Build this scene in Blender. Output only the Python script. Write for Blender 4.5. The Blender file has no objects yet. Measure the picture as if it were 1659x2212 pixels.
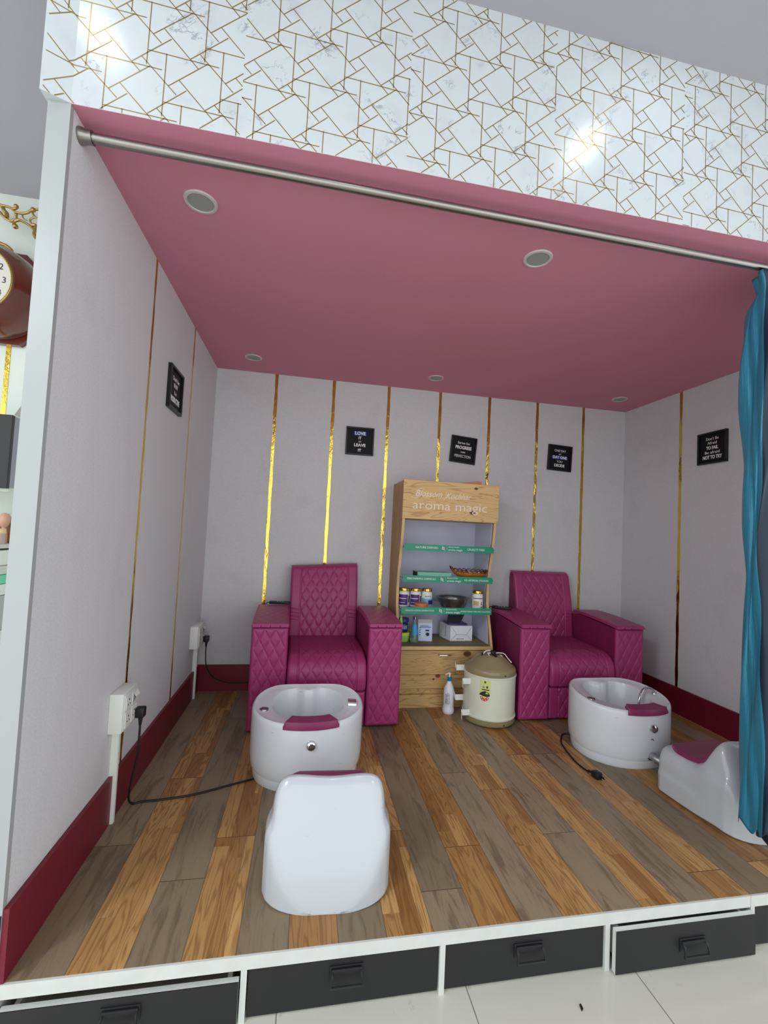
import bpy, bmesh, math, random
from mathutils import Vector, Matrix
PI = math.pi
R = math.radians
random.seed(7)
S = bpy.context.scene
C = S.collection
W, D, H = 3.2637, 1.9397, 2.25          # alcove width, depth, height
FZ = -0.174                             # salon floor
CZ = 2.835                              # salon ceiling
SK = 0.177                              # skirting height

# ------------------------------------------------------------------ materials
def lin(c):
    return tuple(((v/255)/12.92 if v/255 <= .04045 else ((v/255+.055)/1.055)**2.4) for v in c)
def rgba(c): return (*lin(c), 1)
MATS = {}
def mat(name, col=(200,200,200), rough=.5, metal=0, bump=0, bscale=200, spec=.5, coat=0, trans=0, emit=None, estr=0, mottle=0, mscale=3, sheen=0, ior=1.45, bdetail=2):
    if name in MATS: return MATS[name]
    m = bpy.data.materials.new(name); m.use_nodes = True
    nt = m.node_tree; b = nt.nodes['Principled BSDF']
    b.inputs['Base Color'].default_value = rgba(col)
    b.inputs['Roughness'].default_value = rough
    b.inputs['Metallic'].default_value = metal
    b.inputs['Specular IOR Level'].default_value = spec
    b.inputs['Coat Weight'].default_value = coat
    b.inputs['Coat Roughness'].default_value = .08
    b.inputs['Transmission Weight'].default_value = trans
    b.inputs['IOR'].default_value = ior
    b.inputs['Sheen Weight'].default_value = sheen
    if emit:
        b.inputs['Emission Color'].default_value = rgba(emit); b.inputs['Emission Strength'].default_value = estr
    tc = None
    if bump or mottle:
        tc = nt.nodes.new('ShaderNodeTexCoord')
    if bump:
        n = nt.nodes.new('ShaderNodeTexNoise'); n.inputs['Scale'].default_value = bscale; n.inputs['Detail'].default_value = bdetail
        nt.links.new(tc.outputs['Object'], n.inputs['Vector'])
        bp = nt.nodes.new('ShaderNodeBump'); bp.inputs['Strength'].default_value = bump; bp.inputs['Distance'].default_value = .002
        nt.links.new(n.outputs[0], bp.inputs['Height']); nt.links.new(bp.outputs[0], b.inputs['Normal'])
    if mottle:
        n = nt.nodes.new('ShaderNodeTexNoise'); n.inputs['Scale'].default_value = mscale; n.inputs['Detail'].default_value = 4
        nt.links.new(tc.outputs['Object'], n.inputs['Vector'])
        mx = nt.nodes.new('ShaderNodeMix'); mx.data_type = 'RGBA'
        mx.inputs[6].default_value = rgba([v*(1-mottle) for v in col]); mx.inputs[7].default_value = rgba([min(255, v*(1+mottle)) for v in col])
        nt.links.new(n.outputs[0], mx.inputs[0]); nt.links.new(mx.outputs[2], b.inputs['Base Color'])
    MATS[name] = m
    return m

class NB:
    """small node builder"""
    def __init__(s, m): s.nt = m.node_tree; s.b = s.nt.nodes['Principled BSDF']
    def n(s, t, **k):
        x = s.nt.nodes.new(t)
        for a, v in k.items(): setattr(x, a, v)
        return x
    def put(s, sock, v):
        if isinstance(v, bpy.types.NodeSocket): s.nt.links.new(v, sock)
        else: sock.default_value = v
    def m(s, op, a, b=0.0, c=None):
        x = s.n('ShaderNodeMath', operation=op); s.put(x.inputs[0], a); s.put(x.inputs[1], b)
        if c is not None: s.put(x.inputs[2], c)
        return x.outputs[0]
    def xyz(s, x, y, z):
        c = s.n('ShaderNodeCombineXYZ')
        for i, v in enumerate((x, y, z)): s.put(c.inputs[i], v)
        return c.outputs[0]
    def noise(s, vec, scale, detail=2, rough=.5, dist=0):
        x = s.n('ShaderNodeTexNoise'); s.put(x.inputs['Vector'], vec); x.inputs['Scale'].default_value = scale
        x.inputs['Detail'].default_value = detail; x.inputs['Roughness'].default_value = rough; x.inputs['Distortion'].default_value = dist
        return x.outputs[0]
    def white(s, vec):
        x = s.n('ShaderNodeTexWhiteNoise', noise_dimensions='3D'); s.put(x.inputs['Vector'], vec); return x.outputs['Value']
    def mix(s, f, a, b):
        x = s.n('ShaderNodeMix', data_type='RGBA'); s.put(x.inputs[0], f)
        s.put(x.inputs[6], rgba(a) if isinstance(a, tuple) else a); s.put(x.inputs[7], rgba(b) if isinstance(b, tuple) else b)
        return x.outputs[2]
    def pos(s):
        t = s.n('ShaderNodeTexCoord'); q = s.n('ShaderNodeSeparateXYZ'); s.nt.links.new(t.outputs['Object'], q.inputs[0])
        return t.outputs['Object'], q.outputs[0], q.outputs[1], q.outputs[2]
    def step(s, x, a, b):
        r = s.n('ShaderNodeMapRange', interpolation_type='SMOOTHSTEP'); s.put(r.inputs[0], x); r.inputs[1].default_value = a; r.inputs[2].default_value = b
        return r.outputs[0]

def laminate():
    m = mat('laminate_floor', (160,125,80), .42, spec=.4); g = NB(m); P, x, y, z = g.pos()
    t = g.m('DIVIDE', g.m('SUBTRACT', x, .0085), .1375); idx = g.m('FLOOR', t); fr = g.m('FRACT', t)
    odd = g.m('ABSOLUTE', g.m('MODULO', idx, 2.0))
    h0 = g.white(g.xyz(idx, 3.0, 1.0))
    # board end joints, 1.2 m boards
    yb = g.m('ADD', g.m('DIVIDE', y, 1.2), g.m('MULTIPLY', h0, 3.0)); bi = g.m('FLOOR', yb); bf = g.m('FRACT', yb)
    # three strips inside an oak board
    t3 = g.m('MULTIPLY', fr, 2.6); s3 = g.m('FLOOR', t3); f3 = g.m('FRACT', t3)
    h1 = g.white(g.xyz(g.m('ADD', g.m('MULTIPLY', idx, 3.0), s3), 9.0, 2.0))
    ys = g.m('ADD', g.m('DIVIDE', y, .55), g.m('MULTIPLY', h1, 5.0)); si = g.m('FLOOR', ys)
    hs = g.white(g.xyz(g.m('ADD', g.m('MULTIPLY', idx, 3.0), s3), si, bi))
    hb = g.white(g.xyz(idx, bi, 5.0))
    # grain
    off = g.m('MULTIPLY', hs, 37.0)
    off2 = g.m('MULTIPLY', hb, 53.0)
    v1 = g.xyz(g.m('ADD', g.m('MULTIPLY', x, 22.0), off), g.m('ADD', g.m('MULTIPLY', y, 2.2), off), off)
    ring = g.noise(v1, 1.0, 2, .5, .3)
    rings = g.m('ABSOLUTE', g.m('SUBTRACT', g.m('FRACT', g.m('MULTIPLY', ring, 9.0)), .5))
    fine = g.noise(g.xyz(g.m('MULTIPLY', x, 170.0), g.m('ADD', g.m('MULTIPLY', y, 7.0), off), 0.0), 1.0, 4, .65)
    oak = g.mix(hs, (148,104,56), (198,156,98))
    oak = g.mix(g.m('MULTIPLY', g.m('SUBTRACT', 1.0, g.step(rings, .0, .30)), .50), oak, (104,66,30))
    oak = g.mix(g.m('MULTIPLY', g.step(fine, .45, .8), .40), oak, (108,70,34))
    v2 = g.xyz(g.m('ADD', g.m('MULTIPLY', x, 30.0), off2), g.m('ADD', g.m('MULTIPLY', y, 4.0), off2), 0.0)
    gn = g.noise(v2, 1.0, 5, .6, .9)
    fg = g.noise(g.xyz(g.m('MULTIPLY', x, 240.0), g.m('ADD', g.m('MULTIPLY', y, 11.0), off2), 2.0), 1.0, 4, .7)
    gry = g.mix(hb, (130,114,90), (150,133,107))
    gry = g.mix(g.m('MULTIPLY', g.step(gn, .48, .66), .62), gry, (92,76,58))
    gry = g.mix(g.m('MULTIPLY', g.step(fg, .5, .85), .55), gry, (78,64,48))
    col = g.mix(odd, gry, oak)
    # worn lighter dust blotches
    du = g.noise(P, 2.2, 4, .6)
    col = g.mix(g.m('MULTIPLY', g.step(du, .5, .8), .16), col, (176,160,136))
    # joints
    e = g.m('MINIMUM', fr, g.m('SUBTRACT', 1.0, fr)); j1 = g.m('LESS_THAN', e, .011)
    eb = g.m('LESS_THAN', g.m('MINIMUM', bf, g.m('SUBTRACT', 1.0, bf)), .0011)
    e3 = g.m('MINIMUM', f3, g.m('SUBTRACT', 1.0, f3)); j3 = g.m('MULTIPLY', g.m('MULTIPLY', g.m('LESS_THAN', e3, .018), odd), .35)
    j = g.m('MAXIMUM', g.m('MAXIMUM', g.m('MULTIPLY', j1, .6), eb), j3)
    col = g.mix(g.m('MULTIPLY', j, .8), col, (52,38,26))
    g.put(g.b.inputs['Base Color'], col)
    bp = g.n('ShaderNodeBump'); bp.inputs['Strength'].default_value = .12; bp.inputs['Distance'].default_value = .001
    g.put(bp.inputs['Height'], fine); g.put(g.b.inputs['Normal'], bp.outputs[0])
    return m

def pine(name, a, b, dark, axis='x', knots=()):
    m = mat(name, a, .55, spec=.3); g = NB(m); P, x, y, z = g.pos()
    if axis == 'x': v = g.xyz(g.m('MULTIPLY', x, 1.6), y, g.m('MULTIPLY', z, 16.0))
    else: v = g.xyz(g.m('MULTIPLY', x, 14.0), g.m('MULTIPLY', y, 14.0), g.m('MULTIPLY', z, 1.4))
    n = g.noise(v, 1.0, 2, .5, .5)
    rg = g.m('ABSOLUTE', g.m('SUBTRACT', g.m('FRACT', g.m('MULTIPLY', n, 11.0)), .5))
    fine = g.noise(g.xyz(g.m('MULTIPLY', x, 12.0 if axis == 'x' else 200.0), g.m('MULTIPLY', y, 150.0), g.m('MULTIPLY', z, 220.0 if axis == 'x' else 8.0)), 1.0, 3)
    col = g.mix(g.noise(P, 5, 3), a, b)
    col = g.mix(g.m('MULTIPLY', g.m('SUBTRACT', 1.0, g.step(rg, .0, .16)), .6), col, dark)
    col = g.mix(g.m('MULTIPLY', g.step(fine, .5, .8), .25), col, dark)
    for kx, kz, r in knots:
        dx = g.m('SUBTRACT', x, kx); dz = g.m('MULTIPLY', g.m('SUBTRACT', z, kz), 1.5)
        d = g.m('SQRT', g.m('ADD', g.m('MULTIPLY', dx, dx), g.m('MULTIPLY', dz, dz)))
        col = g.mix(g.m('MULTIPLY', g.m('SUBTRACT', 1.0, g.step(d, r*1.1, r*1.9)), .9), col, (84,42,20))
    g.put(g.b.inputs['Base Color'], col)
    return m

def marble():
    m = mat('marble_wallpaper', (226,230,232), .22, spec=.5); g = NB(m); P, x, y, z = g.pos()
    warp = g.noise(P, 9, 5, .65)
    v = g.xyz(g.m('ADD', x, g.m('MULTIPLY', warp, .12)), y, g.m('ADD', z, g.m('MULTIPLY', warp, .1)))
    n = g.noise(v, 13, 6, .62, .6)
    vein = g.m('SUBTRACT', 1.0, g.step(g.m('ABSOLUTE', g.m('SUBTRACT', n, .5)), .0, .026))
    msk = g.step(g.noise(P, 8.5, 2, .5), .52, .66)
    cl = g.m('MULTIPLY', g.step(g.noise(P, 11, 3), .5, .75), .22)
    col = g.mix(cl, (196,202,204), (160,164,176))
    col = g.mix(g.m('MULTIPLY', g.m('MULTIPLY', vein, msk), .62), col, (104,106,122))
    g.put(g.b.inputs['Base Color'], col)
    return m

def walltex(name, col, rough=.75):
    m = mat(name, col, rough, spec=.25); g = NB(m); P, x, y, z = g.pos()
    w1 = g.noise(g.xyz(g.m('MULTIPLY', x, 500.0), g.m('MULTIPLY', y, 500.0), g.m('MULTIPLY', z, 120.0)), 1.0, 2)
    w2 = g.noise(g.xyz(g.m('MULTIPLY', x, 90.0), g.m('MULTIPLY', y, 90.0), g.m('MULTIPLY', z, 480.0)), 1.0, 2)
    w = g.m('MULTIPLY', g.m('ADD', w1, w2), .5)
    sm = g.step(g.noise(P, 3.2, 5, .6), .52, .8)
    c = g.mix(g.m('MULTIPLY', sm, .35), tuple(col), tuple(int(v*.86) for v in col))
    c = g.mix(g.m('MULTIPLY', g.step(w, .42, .62), .35), c, tuple(int(v*.84) for v in col))
    g.put(g.b.inputs['Base Color'], c)
    bp = g.n('ShaderNodeBump'); bp.inputs['Strength'].default_value = .25; bp.inputs['Distance'].default_value = .001
    g.put(bp.inputs['Height'], w); g.put(g.b.inputs['Normal'], bp.outputs[0])
    return m

def goldtape():
    m = mat('gold_mirror_tape', (220,188,84), .14, 1.0); g = NB(m); P, x, y, z = g.pos()
    n1 = g.noise(g.xyz(g.m('MULTIPLY', x, 30.0), g.m('MULTIPLY', y, 30.0), g.m('MULTIPLY', z, 14.0)), 1.0, 3, .6, .8)
    bp = g.n('ShaderNodeBump'); bp.inputs['Strength'].default_value = .55; bp.inputs['Distance'].default_value = .006
    g.put(bp.inputs['Height'], n1); g.put(g.b.inputs['Normal'], bp.outputs[0])
    return m

def tiles():
    m = mat('salon_floor_tile', (206,204,190), .12, spec=.5); g = NB(m); P, x, y, z = g.pos()
    def edge(v, o, p):
        f = g.m('FRACT', g.m('DIVIDE', g.m('SUBTRACT', v, o), p)); return g.m('LESS_THAN', g.m('MINIMUM', f, g.m('SUBTRACT', 1.0, f)), .0016/p)
    e = g.m('MAXIMUM', edge(x, 1.217-5.43, .543), edge(y, -.45-5.43, .543))
    c = g.mix(g.m('MULTIPLY', g.noise(P, 4, 4), .5), (212,210,197), (190,188,174))
    dirt = g.step(g.noise(P, 26, 4, .7), .62, .8)
    near = g.m('SUBTRACT', 1.0, g.step(y, -.10, .0)); near = g.m('SUBTRACT', 1.0, near)
    c = g.mix(g.m('MULTIPLY', g.m('MULTIPLY', dirt, near), .6), c, (150,128,92))
    c = g.mix(e, c, (128,124,112)); g.put(g.b.inputs['Base Color'], c)
    return m

def ceramic(name, col):
    m = mat(name, col, .2, spec=.5, coat=.3); g = NB(m); P, x, y, z = g.pos()
    s = g.noise(g.xyz(g.m('MULTIPLY', x, 14.0), g.m('MULTIPLY', y, 14.0), g.m('MULTIPLY', z, 60.0)), 1.0, 3, .6)
    k = g.m('MULTIPLY', g.step(s, .70, .76), .5)
    low = g.m('SUBTRACT', 1.0, g.step(z, .0, .035))
    sm = g.m('MULTIPLY', g.m('MULTIPLY', g.step(g.noise(P, 60, 4, .7), .58, .7), low), .25)
    c = g.mix(k, tuple(col), (150,148,150)); c = g.mix(sm, c, (140,134,130)); g.put(g.b.inputs['Base Color'], c)
    return m

M_FLOOR = laminate(); M_MARB = marble(); M_TILE = tiles(); M_TAPE = goldtape()
M_WALL = walltex('woven_grey_wallpaper', (212,212,214))
M_PINK = mat('pink_ceiling_paint', (202,132,152), .6, bump=.12, bscale=260, spec=.25, mottle=.025, mscale=2)
M_SALC = mat('salon_ceiling_paint', (168,168,176), .7)
M_COL = mat('white_column_laminate', (162,166,165), .4)
M_CREAM = mat('cream_salon_wall', (214,222,212), .5)
M_SKIRT = mat('maroon_skirting_board', (112,22,42), .4, bump=.05, bscale=90)
M_BLACK = mat('black_laminate', (30,30,32), .38, bump=.05, bscale=300)
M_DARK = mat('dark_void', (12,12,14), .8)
M_EDGE = mat('white_edge_board', (202,205,200), .35, mottle=.05, mscale=14)
M_GLINE = mat('gold_line', (150,124,62), .34, .5)
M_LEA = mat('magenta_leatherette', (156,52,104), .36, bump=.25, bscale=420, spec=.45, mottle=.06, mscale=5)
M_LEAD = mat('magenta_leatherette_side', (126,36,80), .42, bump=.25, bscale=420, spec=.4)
M_PAD = mat('magenta_vinyl_pad', (128,42,84), .4, bump=.12, bscale=420)
M_CER = ceramic('white_glazed_shell', (213,217,221)); M_CER2 = ceramic('white_stool_shell', (184,189,193)); M_CERI = mat('white_basin_inside', (196,202,204), .15, coat=.3)
M_CHR = mat('chrome', (205,205,208), .08, 1.0); M_STEEL = mat('brushed_steel_rod', (150,146,140), .28, 1.0)
M_DCHR = mat('dark_chrome', (150,150,152), .18, 1.0)
M_CAB = mat('black_rubber', (22,22,24), .5)
M_WPL = mat('white_plastic', (228,230,222), .35); M_WPL2 = mat('white_plastic_module', (216,218,212), .3)
M_PINE = pine('pine_front', (226,192,138), (212,174,118), (156,112,68), 'x', ((.17,1.476,.009),(.15,1.308,.014)))
M_PINED = pine('pine_base', (204,172,118), (184,150,98), (132,98,60), 'x', ((.15,.352,.019),(-.05,.206,.012),(-.08,.185,.006)))
M_PINEV = pine('pine_side', (186,152,108), (166,132,92), (120,88,56), 'z')
M_PINEE = mat('pine_edge', (212,178,124), .55, mottle=.06, mscale=30)
M_DECK = mat('dusty_shelf_board', (126,112,84), .7, mottle=.16, mscale=14)
M_LIN = mat('shelf_white_lining', (206,208,228), .4, mottle=.03, mscale=8)
M_GREEN = mat('green_shelf_strip', (34,140,108), .35)
M_TXT = mat('white_lettering', (236,238,236), .5); M_TXTG = mat('pale_engraved_lettering', (240,224,212), .6); M_TXTD = mat('dark_print', (40,40,46), .6)
M_GLASS = mat('clear_glass', (235,245,242), .03, trans=1.0, ior=1.45)
M_FRAME = mat('black_frame', (14,14,18), .35); M_ART = mat('black_print', (10,10,16), .55, spec=.3)
M_BLUEH = mat('blue_highlight', (40,60,160), .5)
M_OLIVE = mat('olive_enamel', (146,134,98), .3, mottle=.06, mscale=12, coat=.2); M_CRM = mat('cream_enamel', (220,224,204), .3, mottle=.025, mscale=10, coat=.2)
M_GOLD = mat('antique_gold', (176,146,84), .32, .85); M_MAHOG = mat('mahogany_gloss', (92,38,26), .2, mottle=.35, mscale=7, coat=.6)
M_DIAL = mat('clock_dial', (214,210,200), .3)
M_GLID = mat('gold_lid', (214,176,84), .18, 1.0)

# curtain satin
def satin():
    m = mat('teal_satin', (44,126,154), .38, .25, spec=.6); g = NB(m); P, x, y, z = g.pos()
    n = g.noise(g.xyz(g.m('MULTIPLY', x, 40.0), g.m('MULTIPLY', y, 40.0), g.m('MULTIPLY', z, 3.0)), 1.0, 5, .65, .6)
    bp = g.n('ShaderNodeBump'); bp.inputs['Strength'].default_value = .6; bp.inputs['Distance'].default_value = .008
    g.put(bp.inputs['Height'], n); g.put(g.b.inputs['Normal'], bp.outputs[0])
    return m
M_SAT = satin()
M_NAVY = mat('navy_curtain_folds', (12,34,52), .5, bump=.2, bscale=60)

# ------------------------------------------------------------------ objects
ORG = {}
def org(o): return ORG.get(o.name, Vector((0,0,0)))
def props(o, label=None, cat=None, group=None, kind=None):
    if label: o['label'] = label
    if cat: o['category'] = cat
    if group: o['group'] = group
    if kind: o['kind'] = kind
    return o
def thing(name, label, cat, loc=(0,0,0), group=None):
    o = bpy.data.objects.new(name, None); C.objects.link(o); o.location = loc; o.empty_display_size = .05
    ORG[o.name] = Vector(loc)
    return props(o, label, cat, group)
def mk(name, verts, faces, m, parent=None, smooth=False, fm=None, label=None):
    me = bpy.data.meshes.new(name)
    og = org(parent) if parent else Vector((0,0,0))
    me.from_pydata([Vector(v)-og for v in verts], [], faces)
    for k in (m if isinstance(m, (list, tuple)) else [m]): me.materials.append(k)
    if fm:
        for p_, i in zip(me.polygons, fm): p_.material_index = i
    bm = bmesh.new(); bm.from_mesh(me); bmesh.ops.remove_doubles(bm, verts=bm.verts, dist=1e-6); bmesh.ops.recalc_face_normals(bm, faces=bm.faces); bm.to_mesh(me); bm.free()
    if smooth:
        me.shade_smooth()
        try: me.set_sharp_from_angle(angle=R(40))
        except Exception: pass
    o = bpy.data.objects.new(name, me); C.objects.link(o)
    if parent: o.parent = parent; ORG[o.name] = og
    if label: o['label'] = label
    return o
class MB:
    def __init__(s): s.v = []; s.f = []; s.i = []
    def add(s, vs, fs, mi=0):
        k = len(s.v); s.v += [tuple(v) for v in vs]; s.f += [tuple(a+k for a in f) for f in fs]; s.i += [mi]*len(fs); return s
    def box(s, x0, x1, y0, y1, z0, z1, b=0, mi=0, seg=2):
        if b <= 0:
            vs = [(x,y,z) for x in (x0,x1) for y in (y0,y1) for z in (z0,z1)]
            return s.add(vs, [(0,1,3,2),(4,6,7,5),(0,4,5,1),(2,3,7,6),(0,2,6,4),(1,5,7,3)], mi)
        bm = bmesh.new(); bmesh.ops.create_cube(bm, size=1)
        for v in bm.verts: v.co = Vector(((x0+x1)/2+v.co.x*(x1-x0), (y0+y1)/2+v.co.y*(y1-y0), (z0+z1)/2+v.co.z*(z1-z0)))
        bmesh.ops.bevel(bm, geom=list(bm.edges), offset=b, segments=seg, profile=.5, affect='EDGES')
        bm.verts.index_update(); s.add([v.co[:] for v in bm.verts], [[v.index for v in f.verts] for f in bm.faces], mi); bm.free(); return s
    def lathe(s, prof, c=(0,0,0), n=40, mi=0, ax='z', sx=1, sy=1):
        vs = []; fs = []
        for r, h in prof:
            for k in range(n):
                a = 2*PI*k/n; p, q = r*math.cos(a)*sx, r*math.sin(a)*sy
                v = (p, q, h) if ax == 'z' else ((p, h, q) if ax == 'y' else (h, p, q))
                vs.append((v[0]+c[0], v[1]+c[1], v[2]+c[2]))
        for i in range(len(prof)-1):
            for k in range(n): fs.append((i*n+k, i*n+(k+1)%n, (i+1)*n+(k+1)%n, (i+1)*n+k))
        if prof[0][0] > 1e-6: fs.append(tuple(range(n)))
        if prof[-1][0] > 1e-6: fs.append(tuple((len(prof)-1)*n+k for k in range(n)))
        return s.add(vs, fs, mi)
    def tube(s, pts, r, n=8, mi=0, sub=6, taper=None, closed=False):
        P = [Vector(p) for p in pts]
        if sub > 1 and len(P) > 2:
            Q = []
            for i in range(len(P)-1):
                a, b, c, d = P[max(i-1,0)], P[i], P[i+1], P[min(i+2,len(P)-1)]
                for k in range(sub):
                    t = k/sub; Q.append(.5*((2*b)+(c-a)*t+(2*a-5*b+4*c-d)*t*t+(3*b-a-3*c+d)*t**3))
            P = Q+[P[-1]]
        vs = []; fs = []; N = len(P); up = Vector((0,0,1)); prev = None
        for i, q in enumerate(P):
            d = (P[min(i+1,N-1)]-P[max(i-1,0)])
            if d.length < 1e-9: d = up.copy()
            d.normalize()
            if prev is None:
                prev = d.orthogonal().normalized()
            u = (prev-d*prev.dot(d))
            if u.length < 1e-6: u = d.orthogonal()
            u.normalize(); prev = u; w = d.cross(u)
            rr = r if not taper else r*(taper[0]+(taper[1]-taper[0])*i/(N-1))
            for k in range(n):
                a = 2*PI*k/n; vs.append(tuple(q+rr*(math.cos(a)*u+math.sin(a)*w)))
        for i in range(N-1):
            for k in range(n): fs.append((i*n+k, i*n+(k+1)%n, (i+1)*n+(k+1)%n, (i+1)*n+k))
        fs.append(tuple(range(n))); fs.append(tuple((N-1)*n+k for k in range(n)))
        return s.add(vs, fs, mi)
    def torus(s, c, R_, r, n=32, k=10, ax='z', mi=0, arc=1.0):
        vs = []; fs = []; nn = n if arc >= 1 else n+1
        for i in range(nn):
            a = 2*PI*arc*i/n
            for j in range(k):
                b = 2*PI*j/k; q = R_+r*math.cos(b); h = r*math.sin(b); p1, p2 = q*math.cos(a), q*math.sin(a)
                v = (p1,p2,h) if ax == 'z' else ((p1,h,p2) if ax == 'y' else (h,p1,p2)); vs.append((v[0]+c[0],v[1]+c[1],v[2]+c[2]))
        for i in range(n if arc >= 1 else n):
            for j in range(k): fs.append((i*k+j, i*k+(j+1)%k, ((i+1)%nn)*k+(j+1)%k, ((i+1)%nn)*k+j))
        return s.add(vs, fs, mi)
    def grid(s, fn, nu, nv, mi=0, cu=False, cv=False):
        vs = [fn(i/nu, j/nv) for i in range(nu+(0 if cu else 1)) for j in range(nv+(0 if cv else 1))]
        a = nu if cu else nu+1; b = nv if cv else nv+1; fs = []
        for i in range(nu):
            for j in range(nv): fs.append((i*b+j, ((i+1)%a)*b+j, ((i+1)%a)*b+(j+1)%b, i*b+(j+1)%b))
        return s.add(vs, fs, mi)
    def prism(s, poly, a0, a1, ax='x', mi=0):
        n = len(poly)
        f = (lambda t,p: (t,p[0],p[1])) if ax == 'x' else ((lambda t,p: (p[0],t,p[1])) if ax == 'y' else (lambda t,p: (p[0],p[1],t)))
        vs = [f(a0,p) for p in poly]+[f(a1,p) for p in poly]
        return s.add(vs, [tuple(range(n)), tuple(range(2*n-1, n-1, -1))]+[(i,(i+1)%n,(i+1)%n+n,i+n) for i in range(n)], mi)
    def xf(s, M, k=0):
        s.v[k:] = [tuple(M @ Vector(v)) for v in s.v[k:]]; return s
    def obj(s, name, m, parent=None, smooth=False, label=None):
        return mk(name, s.v, s.f, m, parent, smooth, s.i if isinstance(m, (list,tuple)) else None, label)
def struct(o): o['kind'] = 'structure'; return o

def text(s, size, m, parent, loc, rot, name='lettering', ext=.0006, align='CENTER', shear=0, width=None, bold=0, sx=1.0, label=None):
    """flat lettering: rot = 3x3/euler placing local XY onto the surface; kept as a mesh"""
    cu = bpy.data.curves.new(name, 'FONT'); cu.body = s; cu.size = size; cu.extrude = ext; cu.align_x = align; cu.align_y = 'CENTER'; cu.shear = shear; cu.offset = bold; cu.resolution_u = 3
    t = bpy.data.objects.new('tmp', cu); C.objects.link(t)
    dg = bpy.context.evaluated_depsgraph_get(); me = bpy.data.meshes.new_from_object(t.evaluated_get(dg)); bpy.data.objects.remove(t)
    wd = max([v.co.x for v in me.vertices])-min([v.co.x for v in me.vertices]) if len(me.vertices) else 1
    k = (width/wd) if width else sx
    Mx = Matrix.Translation(Vector(loc)-org(parent)) @ rot.to_4x4() @ Matrix.Diagonal((k,1,1,1))
    me.transform(Mx); me.materials.clear(); me.materials.append(m)
    o = bpy.data.objects.new(name, me); C.objects.link(o); o.parent = parent; ORG[o.name] = org(parent)
    if label: o['label'] = label
    return o
def joinm(objs):
    """merge helper meshes of one part"""
    a = objs[0]; bm = bmesh.new(); mats = []
    for o in objs:
        me = o.data; k = len(bm.faces); bm.from_mesh(me); bm.faces.ensure_lookup_table()
        mm = []
        for q in me.materials:
            if q not in mats: mats.append(q)
            mm.append(mats.index(q))
        for f in bm.faces[k:]: f.material_index = mm[min(f.material_index, len(mm)-1)]
    bm.to_mesh(a.data); bm.free(); a.data.materials.clear()
    for q in mats: a.data.materials.append(q)
    for o in objs[1:]: bpy.data.objects.remove(o)
    return a
R_BACK = Matrix.Rotation(R(90), 3, 'X')                       # text on a face looking to -Y
R_RIGHTW = Matrix.Rotation(R(-90), 3, 'Z') @ R_BACK           # on the right wall, looking to -X
R_LEFTW = Matrix.Rotation(R(90), 3, 'Z') @ R_BACK             # on the left wall, looking to +X

# ------------------------------------------------------------------ the setting
struct(MB().box(-3.2, 5.0, -3.6, 3.0, FZ-.05, FZ).obj('floor', M_TILE))
struct(MB().box(-.0, W+.3, .002, D, -.036, 0).obj('floor', M_FLOOR))
struct(MB().box(-3.2, 5.0, -3.6, 3.0, CZ, CZ+.05).obj('ceiling', M_SALC))
struct(MB().box(0, W, -.0035, D, H-.0008, H+.06).obj('ceiling', M_PINK))
struct(MB().box(-.07, W+.1, D, D+.08, FZ, CZ).obj('wall_back', M_WALL))
struct(MB().box(-.052, 0, .012, D, FZ, H+.06).obj('wall_left', M_WALL))
struct(MB().box(W, W+.1, .0, D, FZ, H+.06).obj('wall_right', M_WALL))
struct(MB().box(-3.2, -.052, 1.3, 1.4, FZ, CZ).obj('wall_rear', M_CREAM))
# white column face capping the left wall, dark plinth under it
struct(MB().box(-.055, .0, -.004, .012, -.01, H+.003).obj('trim_1', M_COL))
struct(MB().box(-.057, -.001, -.007, -.004, FZ, .163).obj('trim_2', M_BLACK))
# skirtings
struct(MB().box(0, .014, -.002, D, 0, SK).obj('baseboard_left', M_SKIRT))
struct(MB().box(.014, W-.014, D-.014, D, 0, SK).obj('baseboard_back', M_SKIRT))
struct(MB().box(W-.014, W, .93, D-.014, 0, SK).obj('baseboard_right', M_SKIRT))
struct(MB().box(W-.012, W, .0, .93, 0, SK*.92).obj('trim_3', M_DARK))

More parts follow.
